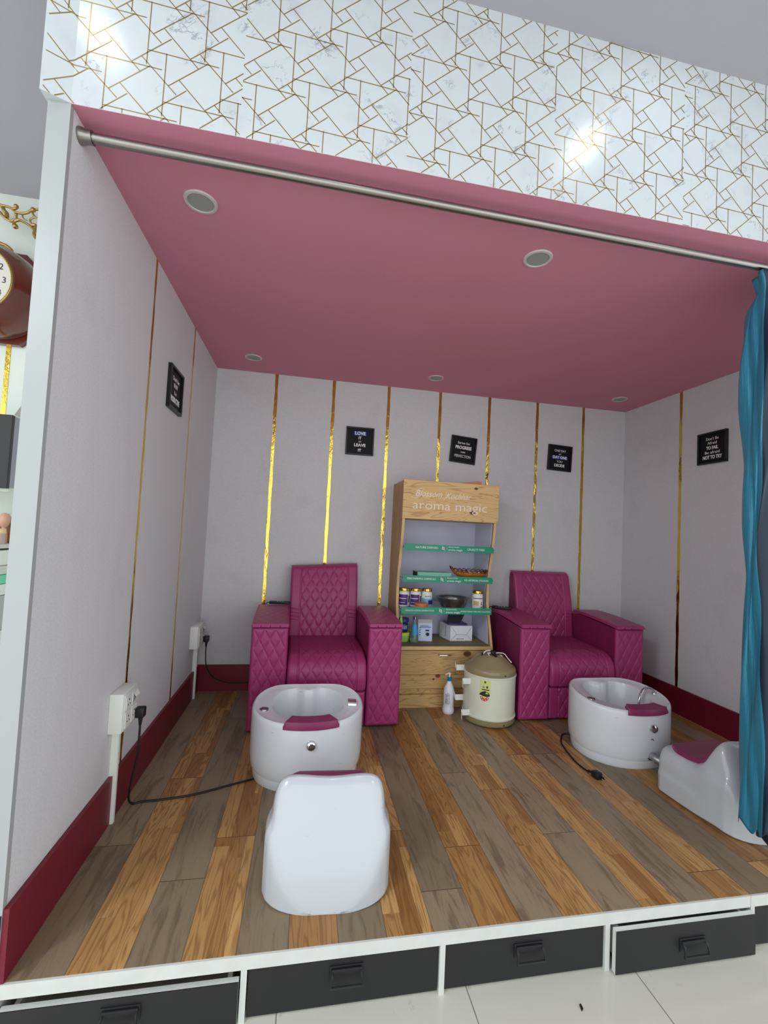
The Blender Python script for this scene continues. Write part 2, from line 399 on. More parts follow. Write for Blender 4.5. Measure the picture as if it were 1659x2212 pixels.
# marble fascia with gold line pattern (flares forward a little at its left end)
def fascia():
    b = MB(); x0, x1, zb, zt = -.062, W+1.2, H, CZ
    xs = [x0, 0.0, x1]; ys = [-.03, -.004, -.004]
    def yat(x): return ys[0]+(ys[1]-ys[0])*min(1, max(0, (x-x0)/(xs[1]-x0)))
    vs = []
    for x, y in zip(xs, ys): vs += [(x,y,zb),(x,y,zt)]
    for x in xs: vs += [(x,.06 if x < 0 else .014,zb),(x,.06,zt)]
    fs = [(0,1,3,2),(2,3,5,4),(0,2,8,6),(2,4,10,8),(0,6,7,1),(4,5,11,10),(6,8,9,7),(8,10,11,9),(1,7,9,3),(3,9,11,5)]
    b.add(vs, fs, 0)
    a = (.149, .042); c = (.0475, -.14)
    segs = [((.027,.022),(.122,-.073)), ((.076,.111),(.171,.020)), ((0,0),(.098,.087)), ((.100,-.049),(.196,.038)), ((.139,.133),(.137,-.049)), ((.139,-.007),(.330,-.010-.0))]
    segs[5] = ((.139,-.007),(.139+.187,-.007-.007))
    # shallow line drops across the sheet in the world as it does on the print
    panels = [(-.056,.431,.039,2.453),(.431,.918,.431,2.464),(.918,1.405,.921,2.668),(1.405,1.893,1.404,2.519),(1.893,2.380,1.891,2.349),(2.380,2.867,2.380,2.45),(2.867,3.354,2.867,2.56),(3.354,3.841,3.354,2.42)]
    w = .0024
    def clip(p, q, X0, X1, Z0, Z1):
        t0, t1 = 0, 1; dx, dz = q[0]-p[0], q[1]-p[1]
        for P_, Q_ in ((-dx,p[0]-X0),(dx,X1-p[0]),(-dz,p[1]-Z0),(dz,Z1-p[1])):
            if abs(P_) < 1e-12:
                if Q_ < 0: return None
            else:
                r_ = Q_/P_
                if P_ < 0: t0 = max(t0, r_)
                else: t1 = min(t1, r_)
        return None if t0 >= t1 else ((p[0]+dx*t0,p[1]+dz*t0),(p[0]+dx*t1,p[1]+dz*t1))
    for X0, X1, ax, az in panels:
        X0c = max(X0, x0+.001)
        for i in range(-14, 15):
            for j in range(-12, 13):
                ox, oz = ax+a[0]*i+c[0]*j, az+a[1]*i+c[1]*j
                if not (X0-.4 < ox < X1+.2 and zb-.3 < oz < zt+.3): continue
                for (p0, p1), (xa_, xb_) in [(q_, h_) for q_ in segs for h_ in ((X0c, min(X1, 0.0)), (max(X0c, 0.0), X1))]:
                    if xa_ >= xb_: continue
                    r_ = clip((ox+p0[0],oz+p0[1]), (ox+p1[0],oz+p1[1]), xa_, xb_, zb+.001, zt-.001)
                    if not r_: continue
                    (ax_, az_), (bx_, bz_) = r_
                    L = math.hypot(bx_-ax_, bz_-az_)
                    if L < .003: continue
                    nx, nz = -(bz_-az_)/L*w/2, (bx_-ax_)/L*w/2
                    q = [(ax_+nx,az_+nz),(ax_-nx,az_-nz),(bx_-nx,bz_-nz),(bx_+nx,bz_+nz)]
                    b.add([(u, yat(u)-.0006, v) for u, v in q], [(0,1,2,3)], 1)
    me = mk('wall_front', b.v, b.f, [M_MARB, M_GLINE], None, False, b.i)
    return struct(me)
fascia()

# platform front: white edge band, posts
b = MB(); b.box(-.07, 2.202, -.004, .002, -.036, -.001).box(2.204, W+.4, -.004, .002, -.036, -.001)
struct(b.obj('trim_4', M_EDGE))
for n_, xp in enumerate((.583, 1.137, 1.672, 2.212, 2.76)):
    struct(MB().box(xp-.008, xp+.008, -.003, .45, FZ, -.036).obj('trim_%d' % (5+n_), M_EDGE))
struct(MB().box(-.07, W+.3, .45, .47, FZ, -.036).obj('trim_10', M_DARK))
struct(MB().box(-.07, .006, -.002, .45, FZ, -.036).obj('trim_11', M_EDGE))

# drawers under the platform
dr = [(.010,.571,-.010,-.060,(.287,-.101),'black drawer furthest left in the platform front, white top edge showing'),
      (.594,1.126,.004,-.040,(.86,-.083),'black drawer under the platform nearest the pedicure stool at left centre'),
      (1.148,1.661,.004,-.040,(1.41,-.086),'black closed drawer under the platform, right beside the open one'),
      (1.684,2.196,-.026,-.040,(1.955,-.105),'black drawer pulled open, showing its white inner box'),
      (2.224,2.75,.004,-.040,(2.5,-.10),'black drawer at the right edge beyond the open one')]
for x0, x1, yf, zt, (hx, hz), lab in dr:
    t = thing('drawer', lab, 'drawer', ((x0+x1)/2, yf, FZ), 'drawers under the platform')
    f = MB(); f.box(x0, x1, yf, yf+.002, FZ+.008, zt, mi=0); f.box(x0, x1, yf+.002, yf+.017, FZ+.008, zt, mi=1); f.obj('front_panel', [M_BLACK, M_EDGE], t)
    bx = MB(); zt2 = zt-.012
    bx.box(x0+.02, x0+.032, yf+.017, .43, FZ+.02, zt2).box(x1-.032, x1-.02, yf+.017, .43, FZ+.02, zt2).box(x0+.02, x1-.02, .42, .43, FZ+.02, zt2).box(x0+.02, x1-.02, yf+.017, .43, FZ+.02, FZ+.03)
    bx.obj('drawer_box', M_EDGE, t)
    h = MB(); hw = .047
    h.box(hx-hw, hx+hw, yf-.003, yf, hz-.018, hz+.022, b=.001)
    h.box(hx-hw+.004, hx+hw-.004, yf-.010, yf-.004, hz+.004, hz+.018, b=.002)
    h.tube([(hx-hw+.006, yf-.003, hz+.012),(hx-hw+.006, yf-.016, hz+.004),(hx-hw+.003, yf-.020, hz-.020)], .003, 6)
    h.tube([(hx+hw-.006, yf-.003, hz+.012),(hx+hw-.006, yf-.016, hz+.004),(hx+hw-.003, yf-.020, hz-.020)], .003, 6)
    h.tube([(hx-hw+.001, yf-.020, hz-.020),(hx+hw-.001, yf-.020, hz-.020)], .0035, 8)
    h.obj('handle', M_CAB, t, True)

# ------------------------------------------------------------------ gold strips
bs = [.413,.828,1.242,1.648,2.053,2.464,2.876]
bl = ['behind the left armchair arm','behind the left armchair backrest','just right of the LOVE IT sign','just left of the PROGRESS sign',
      'just right of the PROGRESS sign','at the left edge of the DAY ONE sign','right of the DAY ONE sign']
def strip(x, y, z0, z1, ax, lab, wd=.022):
    b = MB(); n = 60; t_ = .0016
    rnd = random.Random(int(x*1000+y*77))
    ph = rnd.random()*9
    def jw(z): return .0012*math.sin(z*23+ph)+.0008*math.sin(z*61+ph*2)
    vs = []; 
    for i in range(n+1):
        z = z0+(z1-z0)*i/n
        for s_ in (-1, 1):
            o_ = s_*(wd/2)+jw(z+s_)
            for dpt in (.0002, t_+.0005*math.sin(z*37+ph+s_)):
                vs.append((x+o_, D-dpt, z) if ax == 'b' else ((dpt, y+o_, z) if ax == 'l' else (W-dpt, y+o_, z)))
    fs = []
    for i in range(n):
        k = i*4
        fs += [(k+1,k+3,k+7,k+5),(k,k+1,k+5,k+4),(k+2,k+6,k+7,k+3),(k,k+4,k+6,k+2)]
    fs += [(0,2,3,1),(n*4,n*4+1,n*4+3,n*4+2)]
    o = mk('gold_strip', vs, fs, M_TAPE, None, True)
    props(o, lab, 'wall strip', 'gold strips on the walls')
for x, l_ in zip(bs, bl): strip(x, 0, SK, H, 'b', 'gold strip on the back wall '+l_)
strip(0, .678, SK, H, 'l', 'gold strip on the left wall passing behind the nearer switch box', .018)
strip(0, 1.319, SK, H, 'l', 'gold strip on the left wall just beyond the small slanted-looking black sign', .018)
strip(W, 1.385, SK, H, 'r', 'gold strip on the right wall left of the TO FAIL sign', .022)

# ------------------------------------------------------------------ framed slogans
def frame(cx, cz, wall, lines, lab, tilt=0, size=.208, ch=None):
    loc = {'b': (cx, D, cz), 'l': (0, cx, cz), 'r': (W, cx, cz)}[wall]
    t = thing('framed_sign', lab, 'sign', (0,0,0), 'black slogan frames')
    h = size/2; dp = .018
    f = MB(); r_ = .012
    f.box(-h, h, -dp, 0, h-r_, h, b=.0015).box(-h, h, -dp, 0, -h, -h+r_, b=.0015).box(-h, -h+r_, -dp, 0, -h+r_, h-r_, b=.0015).box(h-r_, h, -dp, 0, -h+r_, h-r_, b=.0015)
    f.obj('frame', M_FRAME, t)
    MB().box(-h+.008, h-.008, -.008, -.001, -h+.008, h-.008).obj('print', M_ART, t)
    ts = []
    for s_, zz, sz, wd, bold, hl in lines:
        if hl:
            MB().box(-wd/2-.008, wd/2+.008, -.0092, -.0080, zz-sz*.44, zz+sz*.44).obj('highlight', M_BLUEH, t)
        ts.append(text(s_, sz, M_TXT, t, (0, -.0098, zz), R_BACK, ext=.0003, width=wd, bold=bold))
    rz = {'b': 0, 'l': R(90), 'r': R(-90)}[wall]
    t.rotation_mode = 'XYZ'
    t.matrix_world = Matrix.Translation(loc) @ Matrix.Rotation(rz, 4, 'Z') @ Matrix.Rotation(R(tilt), 4, 'Y')
    return t
frame(1.038, 1.811, 'b', [('LOVE',.058,.034,.078,.001,1),('IT',.024,.027,.022,.001,0),('or',-.002,.022,.021,0,0),('LEAVE',-.030,.031,.086,.001,0),('IT',-.068,.027,.024,.001,0)], 'black framed LOVE IT OR LEAVE IT sign above the left armchair')
frame(1.846, 1.812, 'b', [('Strive for',.052,.028,.100,0,0),('PROGRESS',.016,.034,.130,.0012,0),('not',-.018,.024,.036,0,0),('PERFECTION',-.052,.030,.130,0,0)], 'black tilted Strive for PROGRESS sign above the wooden display stand', 4.5)
frame(2.668, 1.812, 'b', [('ONE DAY',.058,.026,.100,0,0),('or',.032,.022,.022,0,0),('DAY ONE',.004,.031,.122,.001,1),('YOU',-.030,.024,.050,0,0),('DECIDE',-.062,.031,.090,.001,0)], 'black framed ONE DAY OR DAY ONE YOU DECIDE sign above the right armchair', 2.5)
frame(1.133, 1.800, 'r', [("Don't Be",.060,.027,.088,0,0),('Afraid',.032,.026,.066,0,0),('TO FAIL',.000,.030,.084,.001,0),('Be afraid',-.030,.026,.104,0,0),('NOT TO TRY',-.062,.032,.136,.001,0)], "black framed sign on the right wall reading Don't Be Afraid TO FAIL")
frame(1.013, 1.793, 'l', [("Don't be",.050,.030,.100,0,0),('BUSY',.018,.030,.060,0,0),('be',-.016,.028,.034,0,0),('PRODUCTIVE',-.052,.036,.140,.0015,0)], 'black framed sign on the left wall seen edge-on')

# ------------------------------------------------------------------ ceiling downlights of the alcove (unlit)
M_LRING = mat('downlight_ring', (196,186,190), .45); M_LDISC = mat('downlight_diffuser_off', (150,152,150), .5, bump=.2, bscale=300)
for (x, y), l_ in zip(((.262,.287),(1.516,.281),(.279,1.663),(1.522,1.656),(2.987,1.66)),
        ('nearest the left end of the curtain rod','behind the middle of the curtain rod','at the back left corner','at the back, above the display stand','at the back right corner')):
    t = thing('downlight', 'round unlit downlight in the pink ceiling '+l_, 'ceiling light', (x, y, H), 'downlights in the pink ceiling')
    MB().lathe([(.043,0),(.043,-.003),(.045,-.006),(.053,-.005),(.056,-.001),(.056,0)], (x,y,H), 40).obj('trim_ring', M_LRING, t, True)
    MB().lathe([(.0,-.0025),(.0435,-.0025),(.0435,0)], (x,y,H), 32).obj('diffuser', M_LDISC, t, True)

# ------------------------------------------------------------------ curtain rod and curtain
t = thing('curtain_rod', 'brushed steel curtain rod across the alcove opening', 'curtain rod', (0,.047,2.20))
MB().tube([(.004,.047,2.207),(W-.01,.047,2.190)], .0135, 20, sub=1).obj('rod', M_STEEL, t, True)
MB().lathe([(.0,0),(.022,0),(.022,.006),(.018,.02),(.018,.034),(.0,.034)], (0.0,.047,2.207), 28, ax='x').obj('end_bracket', M_STEEL, t, True)
cu = thing('curtain', 'teal satin curtain bunched at the right side of the opening', 'curtain', (2.5,.05,0))
CP = [(2.302,.118),(2.292,.106),(2.289,.092),(2.291,.078),(2.283,.064),(2.282,.052),(2.275,.040),(2.270,.028),(2.272,.016),(2.282,.008),(2.300,.003),(2.316,.018),(2.326,.045),(2.338,.078),(2.352,.092),(2.372,.092),(2.392,.078),(2.406,.045),(2.430,.022),(2.462,.030),
      (2.476,.090),(2.496,.135),(2.528,.130),(2.542,.070),(2.560,.020),(2.594,.006),(2.620,.040),(2.634,.100),(2.664,.130),(2.692,.110),(2.704,.050),(2.734,.008),(2.770,.020),(2.788,.080),(2.816,.125),(2.848,.110),(2.864,.050),(2.894,.015),(2.929,.020)]
def cpath(t):
    n_ = len(CP)-1; f = min(t, .99999)*n_; i = int(f); t_ = f-i
    g4 = [Vector(CP[min(max(i+k,0), n_)]) for k in (-1,0,1,2)]; a, b_, c_, d_ = g4
    return .5*((2*b_)+(c_-a)*t_+(2*a-5*b_+4*c_-d_)*t_*t_+(3*b_-a-3*c_+d_)*t_**3)
def cfn(u, v):
    q = cpath(u); x, y = q.x, q.y
    pinch = math.exp(-((v-.028)/.022)**2); top = math.exp(-(v/.012)**2)
    yc = .055
    k = 1-.45*pinch-.25*top
    y = yc+(y-yc)*k+.010*math.sin(v*9+u*14)*min(1, v*6)+.004*math.sin(v*31+u*55)
    x = x+.018*pinch-.010*math.sin(v*5.2+.4)*min(1, v*5)+.005*math.sin(v*23+u*30)-.006*v
    zb = .215-.10*min(1, max(0, (x-2.235)/.10))+.012*math.sin(u*60)
    z = 2.176+(zb-2.176)*v
    return (x, y, z)
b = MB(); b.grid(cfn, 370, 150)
b.i = [1 if (k//150) > 71 else 0 for k in range(len(b.f))]  # navy from the first crest onward, on the same face as the teal
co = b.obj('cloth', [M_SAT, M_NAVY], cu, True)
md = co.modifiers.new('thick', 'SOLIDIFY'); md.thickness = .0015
for x in (2.330, 2.47, 2.62, 2.775):
    MB().torus((x,.047,2.188), .024, .0055, 32, 10, 'x').obj('eyelet_ring', M_WPL, cu, True)

# ------------------------------------------------------------------ armchairs
def quilt(u, v, du, dv, depth=.007):
    """height of diamond tufting at metric position (u, v); valleys on the two diagonal families"""
    a = (u/du+v/dv) % 1.0; c = (u/du-v/dv) % 1.0
    da = min(a, 1-a); dc = min(c, 1-c); e = min(da, dc)
    return depth*(min(1.0, e/.11)**.5) - depth + depth*.35*min(1.0, e/.45)
def armchair(lab, seed):
    t = thing('armchair', lab, 'armchair', (0,0,0), 'quilted spa armchairs')
    AH = .583
    for s_ in (-1, 1):
        xi, xo = .232*s_, .434*s_; x0, x1 = min(xi,xo), max(xi,xo)
        def front(u, v):
            x = x0+(x1-x0)*u; z = .012+(AH-.012)*v
            e = min(x-x0, x1-x, (z-.012), AH-z)
            rr = .016; rd = 0 if e > rr else rr-math.sqrt(max(0, rr*rr-(rr-e)**2))
            q = quilt(x-(x0+x1)/2, z-.30, .058, .108, .005)*min(1, max(0, (e-.014)/.008))
            lean = .012*(1-v)**2*0
            return (x, -.004+rd-q-.0, z)
        b = MB(); b.grid(front, 52, 120, 0)
        yb = .60
        rr = .016
        # sides, back, top (front edge meets the rounded front)
        b.add([(x0,rr-.004,.012),(x0,rr-.004,AH),(x0,.35,AH+.020),(x0,yb,AH+.006),(x0,yb,.012)], [(0,1,2,3,4)], 1)
        b.add([(x1,rr-.004,.012),(x1,rr-.004,AH),(x1,.35,AH+.020),(x1,yb,AH+.006),(x1,yb,.012)], [(0,1,2,3,4)], 1)
        b.add([(x0,rr-.004,AH),(x1,rr-.004,AH),(x1,.35,AH+.020),(x0,.35,AH+.020),(x1,yb,AH+.006),(x0,yb,AH+.006)], [(0,1,2,3),(3,2,4,5)], 1)
        b.add([(x0,yb,.012),(x1,yb,.012),(x1,yb,AH+.006),(x0,yb,AH+.006),(x0,rr-.004,.012),(x1,rr-.004,.012)], [(0,1,2,3),(0,1,5,4)], 1)
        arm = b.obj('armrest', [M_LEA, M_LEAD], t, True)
        # arched quilted lid
        def lid(u, v, top=True):
            x = x0-.003+(x1-x0+.006)*u; L = .50; y = -.014+L*v
            zc = AH+.004+.022*math.sin(PI*min(1, v*.95)*.62)
            ex = min(u, 1-u)*(x1-x0+.006); ey = min(v, 1-v)*L; e = min(ex, ey)
            rr2 = .012; th = .019*(1 if e > rr2 else math.sqrt(max(0, 1-(1-e/rr2)**2)))
            q = quilt(x-(x0+x1)/2, y-.1, .058, .09, .0022)*min(1, max(0, (e-.018)/.012))
            return (x, y, zc+(th+q if top else 0))
        b = MB(); b.grid(lambda u,v: lid(u,v,True), 44, 80).grid(lambda u,v: lid(u,v,False), 4, 80)
        # closing rim
        for k in range(80):
            for uu in (0, 1):
                b.add([lid(uu,k/80),lid(uu,(k+1)/80),lid(uu,(k+1)/80,False),lid(uu,k/80,False)], [(0,1,2,3)])
        lo = b.obj('armrest_lid', M_LEA, arm, True)
        if s_ < 0:
            MB().box(x0-.003, x0+.001, .16, .22, .50, .535, b=.001).obj('side_pocket', M_LEAD, arm)
    # kick panel
    def kick(u, v):
        x = -.228+.456*u; z = .012+.196*v; e = min(x+.228, .228-x, z-.012, .208-z); rr = .014
        rd = 0 if e > rr else rr-math.sqrt(max(0, rr*rr-(rr-e)**2))
        q = quilt(x, z, .062, .11, .006) if abs(x) < .16 and e > .01 else (-.004 if abs(abs(x)-.162) < .003 else 0)
        return (x, .006+rd-q, z)
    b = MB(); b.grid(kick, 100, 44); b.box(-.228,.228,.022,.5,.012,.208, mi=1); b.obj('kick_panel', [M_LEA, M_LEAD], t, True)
    # seat: profile from the front bottom over the waterfall edge to the backrest
    prof = [(.012,.212),(-.004,.222),(-.012,.26),(-.014,.30),(-.006,.345),(.016,.383),(.055,.408),(.11,.420),(.2,.424),(.3,.424),(.4,.424),(.49,.428)]
    pts = [Vector((0,a,b_)) for a, b_ in prof]; Q = []
    for i in range(len(pts)-1):
        a_, b_, c_, d_ = pts[max(i-1,0)], pts[i], pts[i+1], pts[min(i+2,len(pts)-1)]
        for k in range(12):
            tt = k/12; Q.append(.5*((2*b_)+(c_-a_)*tt+(2*a_-5*b_+4*c_-d_)*tt*tt+(3*b_-a_-3*c_+d_)*tt**3))
    Q.append(pts[-1]); ln = [0]
    for i in range(1, len(Q)): ln.append(ln[-1]+(Q[i]-Q[i-1]).length)
    n = len(Q)-1
    def seat(u, v):
        x = -.229+.458*u; i = min(int(v*n+.5), n); p_ = Q[i]; L = ln[i]
        d_ = (Q[min(i+1,n)]-Q[max(i-1,0)]).normalized(); nx_ = Vector((0,-d_.z,d_.y))
        e = .229-abs(x); rr = .022; rd = 0 if e > rr else rr-math.sqrt(max(0, rr*rr-(rr-e)**2))
        fade = 1-.55*min(1, max(0, (L-.25)/.1))
        q = quilt(x, L-.09, .062, .105, .0055*fade) if abs(x) < .165 and L > .02 else (-.004*fade if abs(abs(x)-.168) < .0035 else 0)
        p_ = p_+nx_*(q-rd)
        return (x, p_.y, p_.z)
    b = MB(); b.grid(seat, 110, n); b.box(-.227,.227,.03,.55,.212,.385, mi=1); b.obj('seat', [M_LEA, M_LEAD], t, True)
    # backrest
    def bk(u, v):
        x = -.232+.464*u
        zz = .405+.50*v
        y = .468+.085*v - .02*math.sin(PI*min(1, v*1.05))
        top = max(0, (v-.93)/.07)
        y += .045*top*top; zz -= .008*top*top
        e = .232-abs(x); rr = .02; rd = 0 if e > rr else rr-math.sqrt(max(0, rr*rr-(rr-e)**2))
        L = .50*v
        q = quilt(x, L-.02, .063, .108, .0055) if abs(x) < .158 and v > .02 else (-.004 if abs(abs(x)-.162) < .0035 else 0)
        if abs(x) > .17 and .25 < v < .42: q += .002*math.sin(L*260+x*40)
        zz += (.030*(u-.5)*v if seed == 1 else 0)
        return (x, y+rd-q, zz)
    b = MB(); b.grid(bk, 110, 130)
    # body behind the cushion face
    sh = .030 if seed == 1 else 0
    def body(u, v):
        x = -.228+.456*u; return x
    vs = []
    for x in (-.229, .229):
        k = (x/.458)*sh
        vs += [(x,.495,.405),(x,.51,.60),(x,.552,.80+k*.7),(x,.590,.888+k),(x,.612,.88+k),(x,.622,.84+k),(x,.61,.405)]
    m_ = 7
    b.add(vs, [tuple(range(m_)), tuple(range(2*m_-1, m_-1, -1))]+[(i,(i+1)%m_,(i+1)%m_+m_,i+m_) for i in range(m_)], 1)
    b.obj('backrest', [M_LEA, M_LEAD], t, True)
    return t
c1 = armchair('magenta quilted spa armchair facing the left pedicure basin', 1)
c1.location = (.848, 1.285, 0); c1.rotation_euler = (0,0,R(2.0))
c2 = armchair('magenta quilted spa armchair facing the right pedicure basin', 2)
c2.location = (2.487, 1.305, 0); c2.rotation_euler = (0,0,R(-1.0))
def remote(x, y, z, rz, lab):
    t = thing('remote_control', lab, 'remote', (0,0,0), 'chair remotes')
    b = MB(); b.box(-.022,.022,-.07,.07,0,.016,b=.005); b.obj('handset', M_CAB, t, True)
    b = MB()
    for i in range(3): b.box(-.012,.012,-.02+i*.018,-.013+i*.018,.016,.0168)
    b.obj('button', M_WPL2, t)
    b = MB(); b.tube([(0,-.07,.008),(.004,-.082,.006),(.016,-.094,-.004)], .003, 6); b.obj('cord', M_CAB, t, True)
    t.location = (x,y,z); t.rotation_euler = (0,0,rz); return t
remote(.535, 1.775, .629, R(-95), 'black remote lying on the left arm of the left armchair')
remote(2.12, 1.74, .629, R(-125), 'black remote at the back of the left arm of the right armchair')

# ------------------------------------------------------------------ pedicure basins
def basin(lab, kind):
    t = thing('foot_spa_basin', lab, 'pedicure basin', (0,0,0), 'white foot spa basins')
    N = 128
    def outl(a, s_=1.0):
        c_, s2 = math.cos(a), math.sin(a); ax = .262; by = .235 if s2 > 0 else .222; n_ = 2.1
        r_ = (abs(c_/ax)**n_+abs(s2/by)**n_)**(-1/n_)
        if s2 > 0:
            lim = .200/max(s2, 1e-4); kk = 18.0; r_ = (r_**-kk+lim**-kk)**(-1/kk)
        return r_*s_
    def inn(a, s_=1.0):
        c_, s2 = math.cos(a), math.sin(a); ax = .172; by = .168 if s2 > 0 else .150
        n_ = 2.6 if s2 > 0 else 2.1
        r_ = (abs(c_/ax)**n_+abs(s2/by)**n_)**(-1/n_)
        r_ -= .034*math.exp(-((a-PI/2)/.30)**4)
        r_ -= .010*math.exp(-((math.cos(a)**2-1)/.15)**2)*0
        return r_*s_
    def zt(y): 
        k = min(1, max(0, (y+.22)/.42)); return .295+(.331-.295)*(k*k*(3-2*k))
    rings = []
    def ring(rf, zf, oy=0):
        row = []
        for k in range(N):
            a = 2*PI*k/N; r_ = rf(a); x, y = r_*math.cos(a), r_*math.sin(a)+oy
            row.append((x, y, zf(x,y)))
        rings.append(row)
    ring(lambda a: outl(a)-.020, lambda x,y: 0.0)
    ring(lambda a: outl(a)-.017, lambda x,y: .006)
    ring(lambda a: outl(a)-.015, lambda x,y: .036)
    ring(lambda a: outl(a)-.021, lambda x,y: .040)
    ring(lambda a: outl(a)-.021, lambda x,y: .044)
    ring(lambda a: outl(a)-.010, lambda x,y: .048)
    ring(lambda a: outl(a)-.004, lambda x,y: .065)
    ring(lambda a: outl(a)-.0, lambda x,y: .11)
    ring(lambda a: outl(a), lambda x,y: .18)
    ring(lambda a: outl(a), lambda x,y: zt(y)-.022)
    ring(lambda a: outl(a)-.002, lambda x,y: zt(y)-.010)
    ring(lambda a: outl(a)-.006, lambda x,y: zt(y)-.003)
    ring(lambda a: outl(a)-.012, lambda x,y: zt(y))
    ring(lambda a: outl(a)-.020, lambda x,y: zt(y)-.004)
    ring(lambda a: outl(a)*.5+(inn(a)+.005)*.5-.006, lambda x,y: zt(y)-.009)
    ring(lambda a: inn(a)+.006, lambda x,y: zt(y)-.010, .008)
    ring(lambda a: inn(a)-.002, lambda x,y: zt(y)-.014, .008)
    ring(lambda a: inn(a)-.010, lambda x,y: zt(y)-.035, .008)
    ring(lambda a: inn(a)-.022, lambda x,y: .14, .008)
    ring(lambda a: inn(a)-.040, lambda x,y: .105, .008)
    ring(lambda a: inn(a)*.6, lambda x,y: .098, .008)
    ring(lambda a: inn(a)*.05, lambda x,y: .096, .008)
    vs = [v for r_ in rings for v in r_]; fs = []
    for i in range(len(rings)-1):
        for k in range(N): fs.append((i*N+k, i*N+(k+1)%N, (i+1)*N+(k+1)%N, (i+1)*N+k))
    fs.append(tuple(range(N))); fs.append(tuple((len(rings)-1)*N+k for k in range(N)))
    mk('shell', vs, fs, M_CER, t, True)
    # pad lying over the front rim
    def pad(u, v, top=True):
        a = R(273)+(u-.5)*R(62)
        r0 = outl(a); r_ = r0+.004-.074*v
        x, y = r_*math.cos(a), r_*math.sin(a)
        e = min(min(u,1-u)*.24, min(v,1-v)*.074); th = .018*(1 if e > .008 else math.sqrt(max(0,1-(1-e/.008)**2)))
        return (x, y, zt(y)-.004+(th if top else -.016 if v < .06 else -.004))
    b = MB(); b.grid(lambda u,v: pad(u,v), 40, 16).grid(lambda u,v: pad(u,v,False), 40, 16)
    for k in range(40):
        for vv in (0,1): b.add([pad(k/40,vv),pad((k+1)/40,vv),pad((k+1)/40,vv,False),pad(k/40,vv,False)], [(0,1,2,3)])
    for k in range(16):
        for uu in (0,1): b.add([pad(uu,k/16),pad(uu,(k+1)/16),pad(uu,(k+1)/16,False),pad(uu,k/16,False)], [(0,1,2,3)])
    b.obj('rest_pad', M_PAD, t, True)
    # round control on the front
    kx = .014 if kind == 1 else .024
    yf = -.222-.001
    MB().lathe([(.0,-.016),(.010,-.0155),(.018,-.011),(.021,-.003),(.022,.004)], (kx,yf,.212), 28, ax='y').obj('air_button', M_CHR, t, True)
    # rim knob on the left
    kz = zt(-.07)-.008
    b = MB(); b.lathe([(.0,.006),(.008,.006),(.010,.003),(.013,.006),(.020,.005),(.022,0),(.022,-.004)], (-.205,-.045,kz), 28); b.obj('rim_knob', M_DCHR, t, True)
    MB().lathe([(.0,.004),(.010,.004),(.012,.001),(.018,.003),(.022,.0)], (0,-.02,.099), 24).obj('drain_plug', M_CHR, t, True)
    if kind == 1:
        b = MB(); sx_ = .207; sz_ = zt(-.02)-.010
        # chrome waterfall spout: arched wedge
        def sp(u, v):
            a = PI*u; r_ = .026
            return (sx_+(v-.5)*.040, -.015-math.cos(a)*.024, sz_+math.sin(a)*r_*(1.0-.15*v))
        b.grid(sp, 18, 6)
        b.add([sp(k/18,0) for k in range(19)], [tuple(range(19))]); b.add([sp(k/18,1) for k in range(19)], [tuple(range(19))])
        b.obj('spout', M_CHR, t, True)
    else:
        b = MB(); z0 = zt(0)-.008
        b.tube([(.218,-.012,z0),(.205,-.014,z0+.022),(.172,-.018,z0+.034),(.135,-.024,z0+.026),(.108,-.032,z0-.010),(.098,-.036,z0-.05)], .0075, 12)
        b.lathe([(.014,0),(.013,.006),(.0,.007)], (.218,-.012,z0-.001), 20)
        b.obj('spout', M_CHR, t, True)
        # drain outlet and grey hose
        b = MB(); b.torus((.022,-.215,.075), .023, .003, 28, 8, 'y'); b.obj('outlet_ring', M_CAB, t, True)
        b = MB(); pts = [(.022,-.20,.075),(.022,-.225,.073),(.035,-.252,.066),(.058,-.270,.060),(.085,-.268,.070),(.098,-.262,.100),(.105,-.262,.13)]
        b.tube(pts, .0185, 16); b.torus((.03,-.245,.068), .0185, .003, 20, 6, 'y')
        b.obj('drain_hose', mat('grey_hose', (150,152,154), .3, .5), t, True)
        b = MB(); b.tube([(.012,-.2235,.158),(.020,-.2240,.160),(.028,-.2238,.152)], .0016, 6); b.obj('scratch', M_CAB, t)
    return t
b1 = basin('white foot spa basin in front of the left armchair, magenta pad on its rim', 1); b1.location = (.740, .905, 0)
b2 = basin('white foot spa basin in front of the right armchair, drain hose at its foot', 2); b2.location = (2.458, .945, 0)

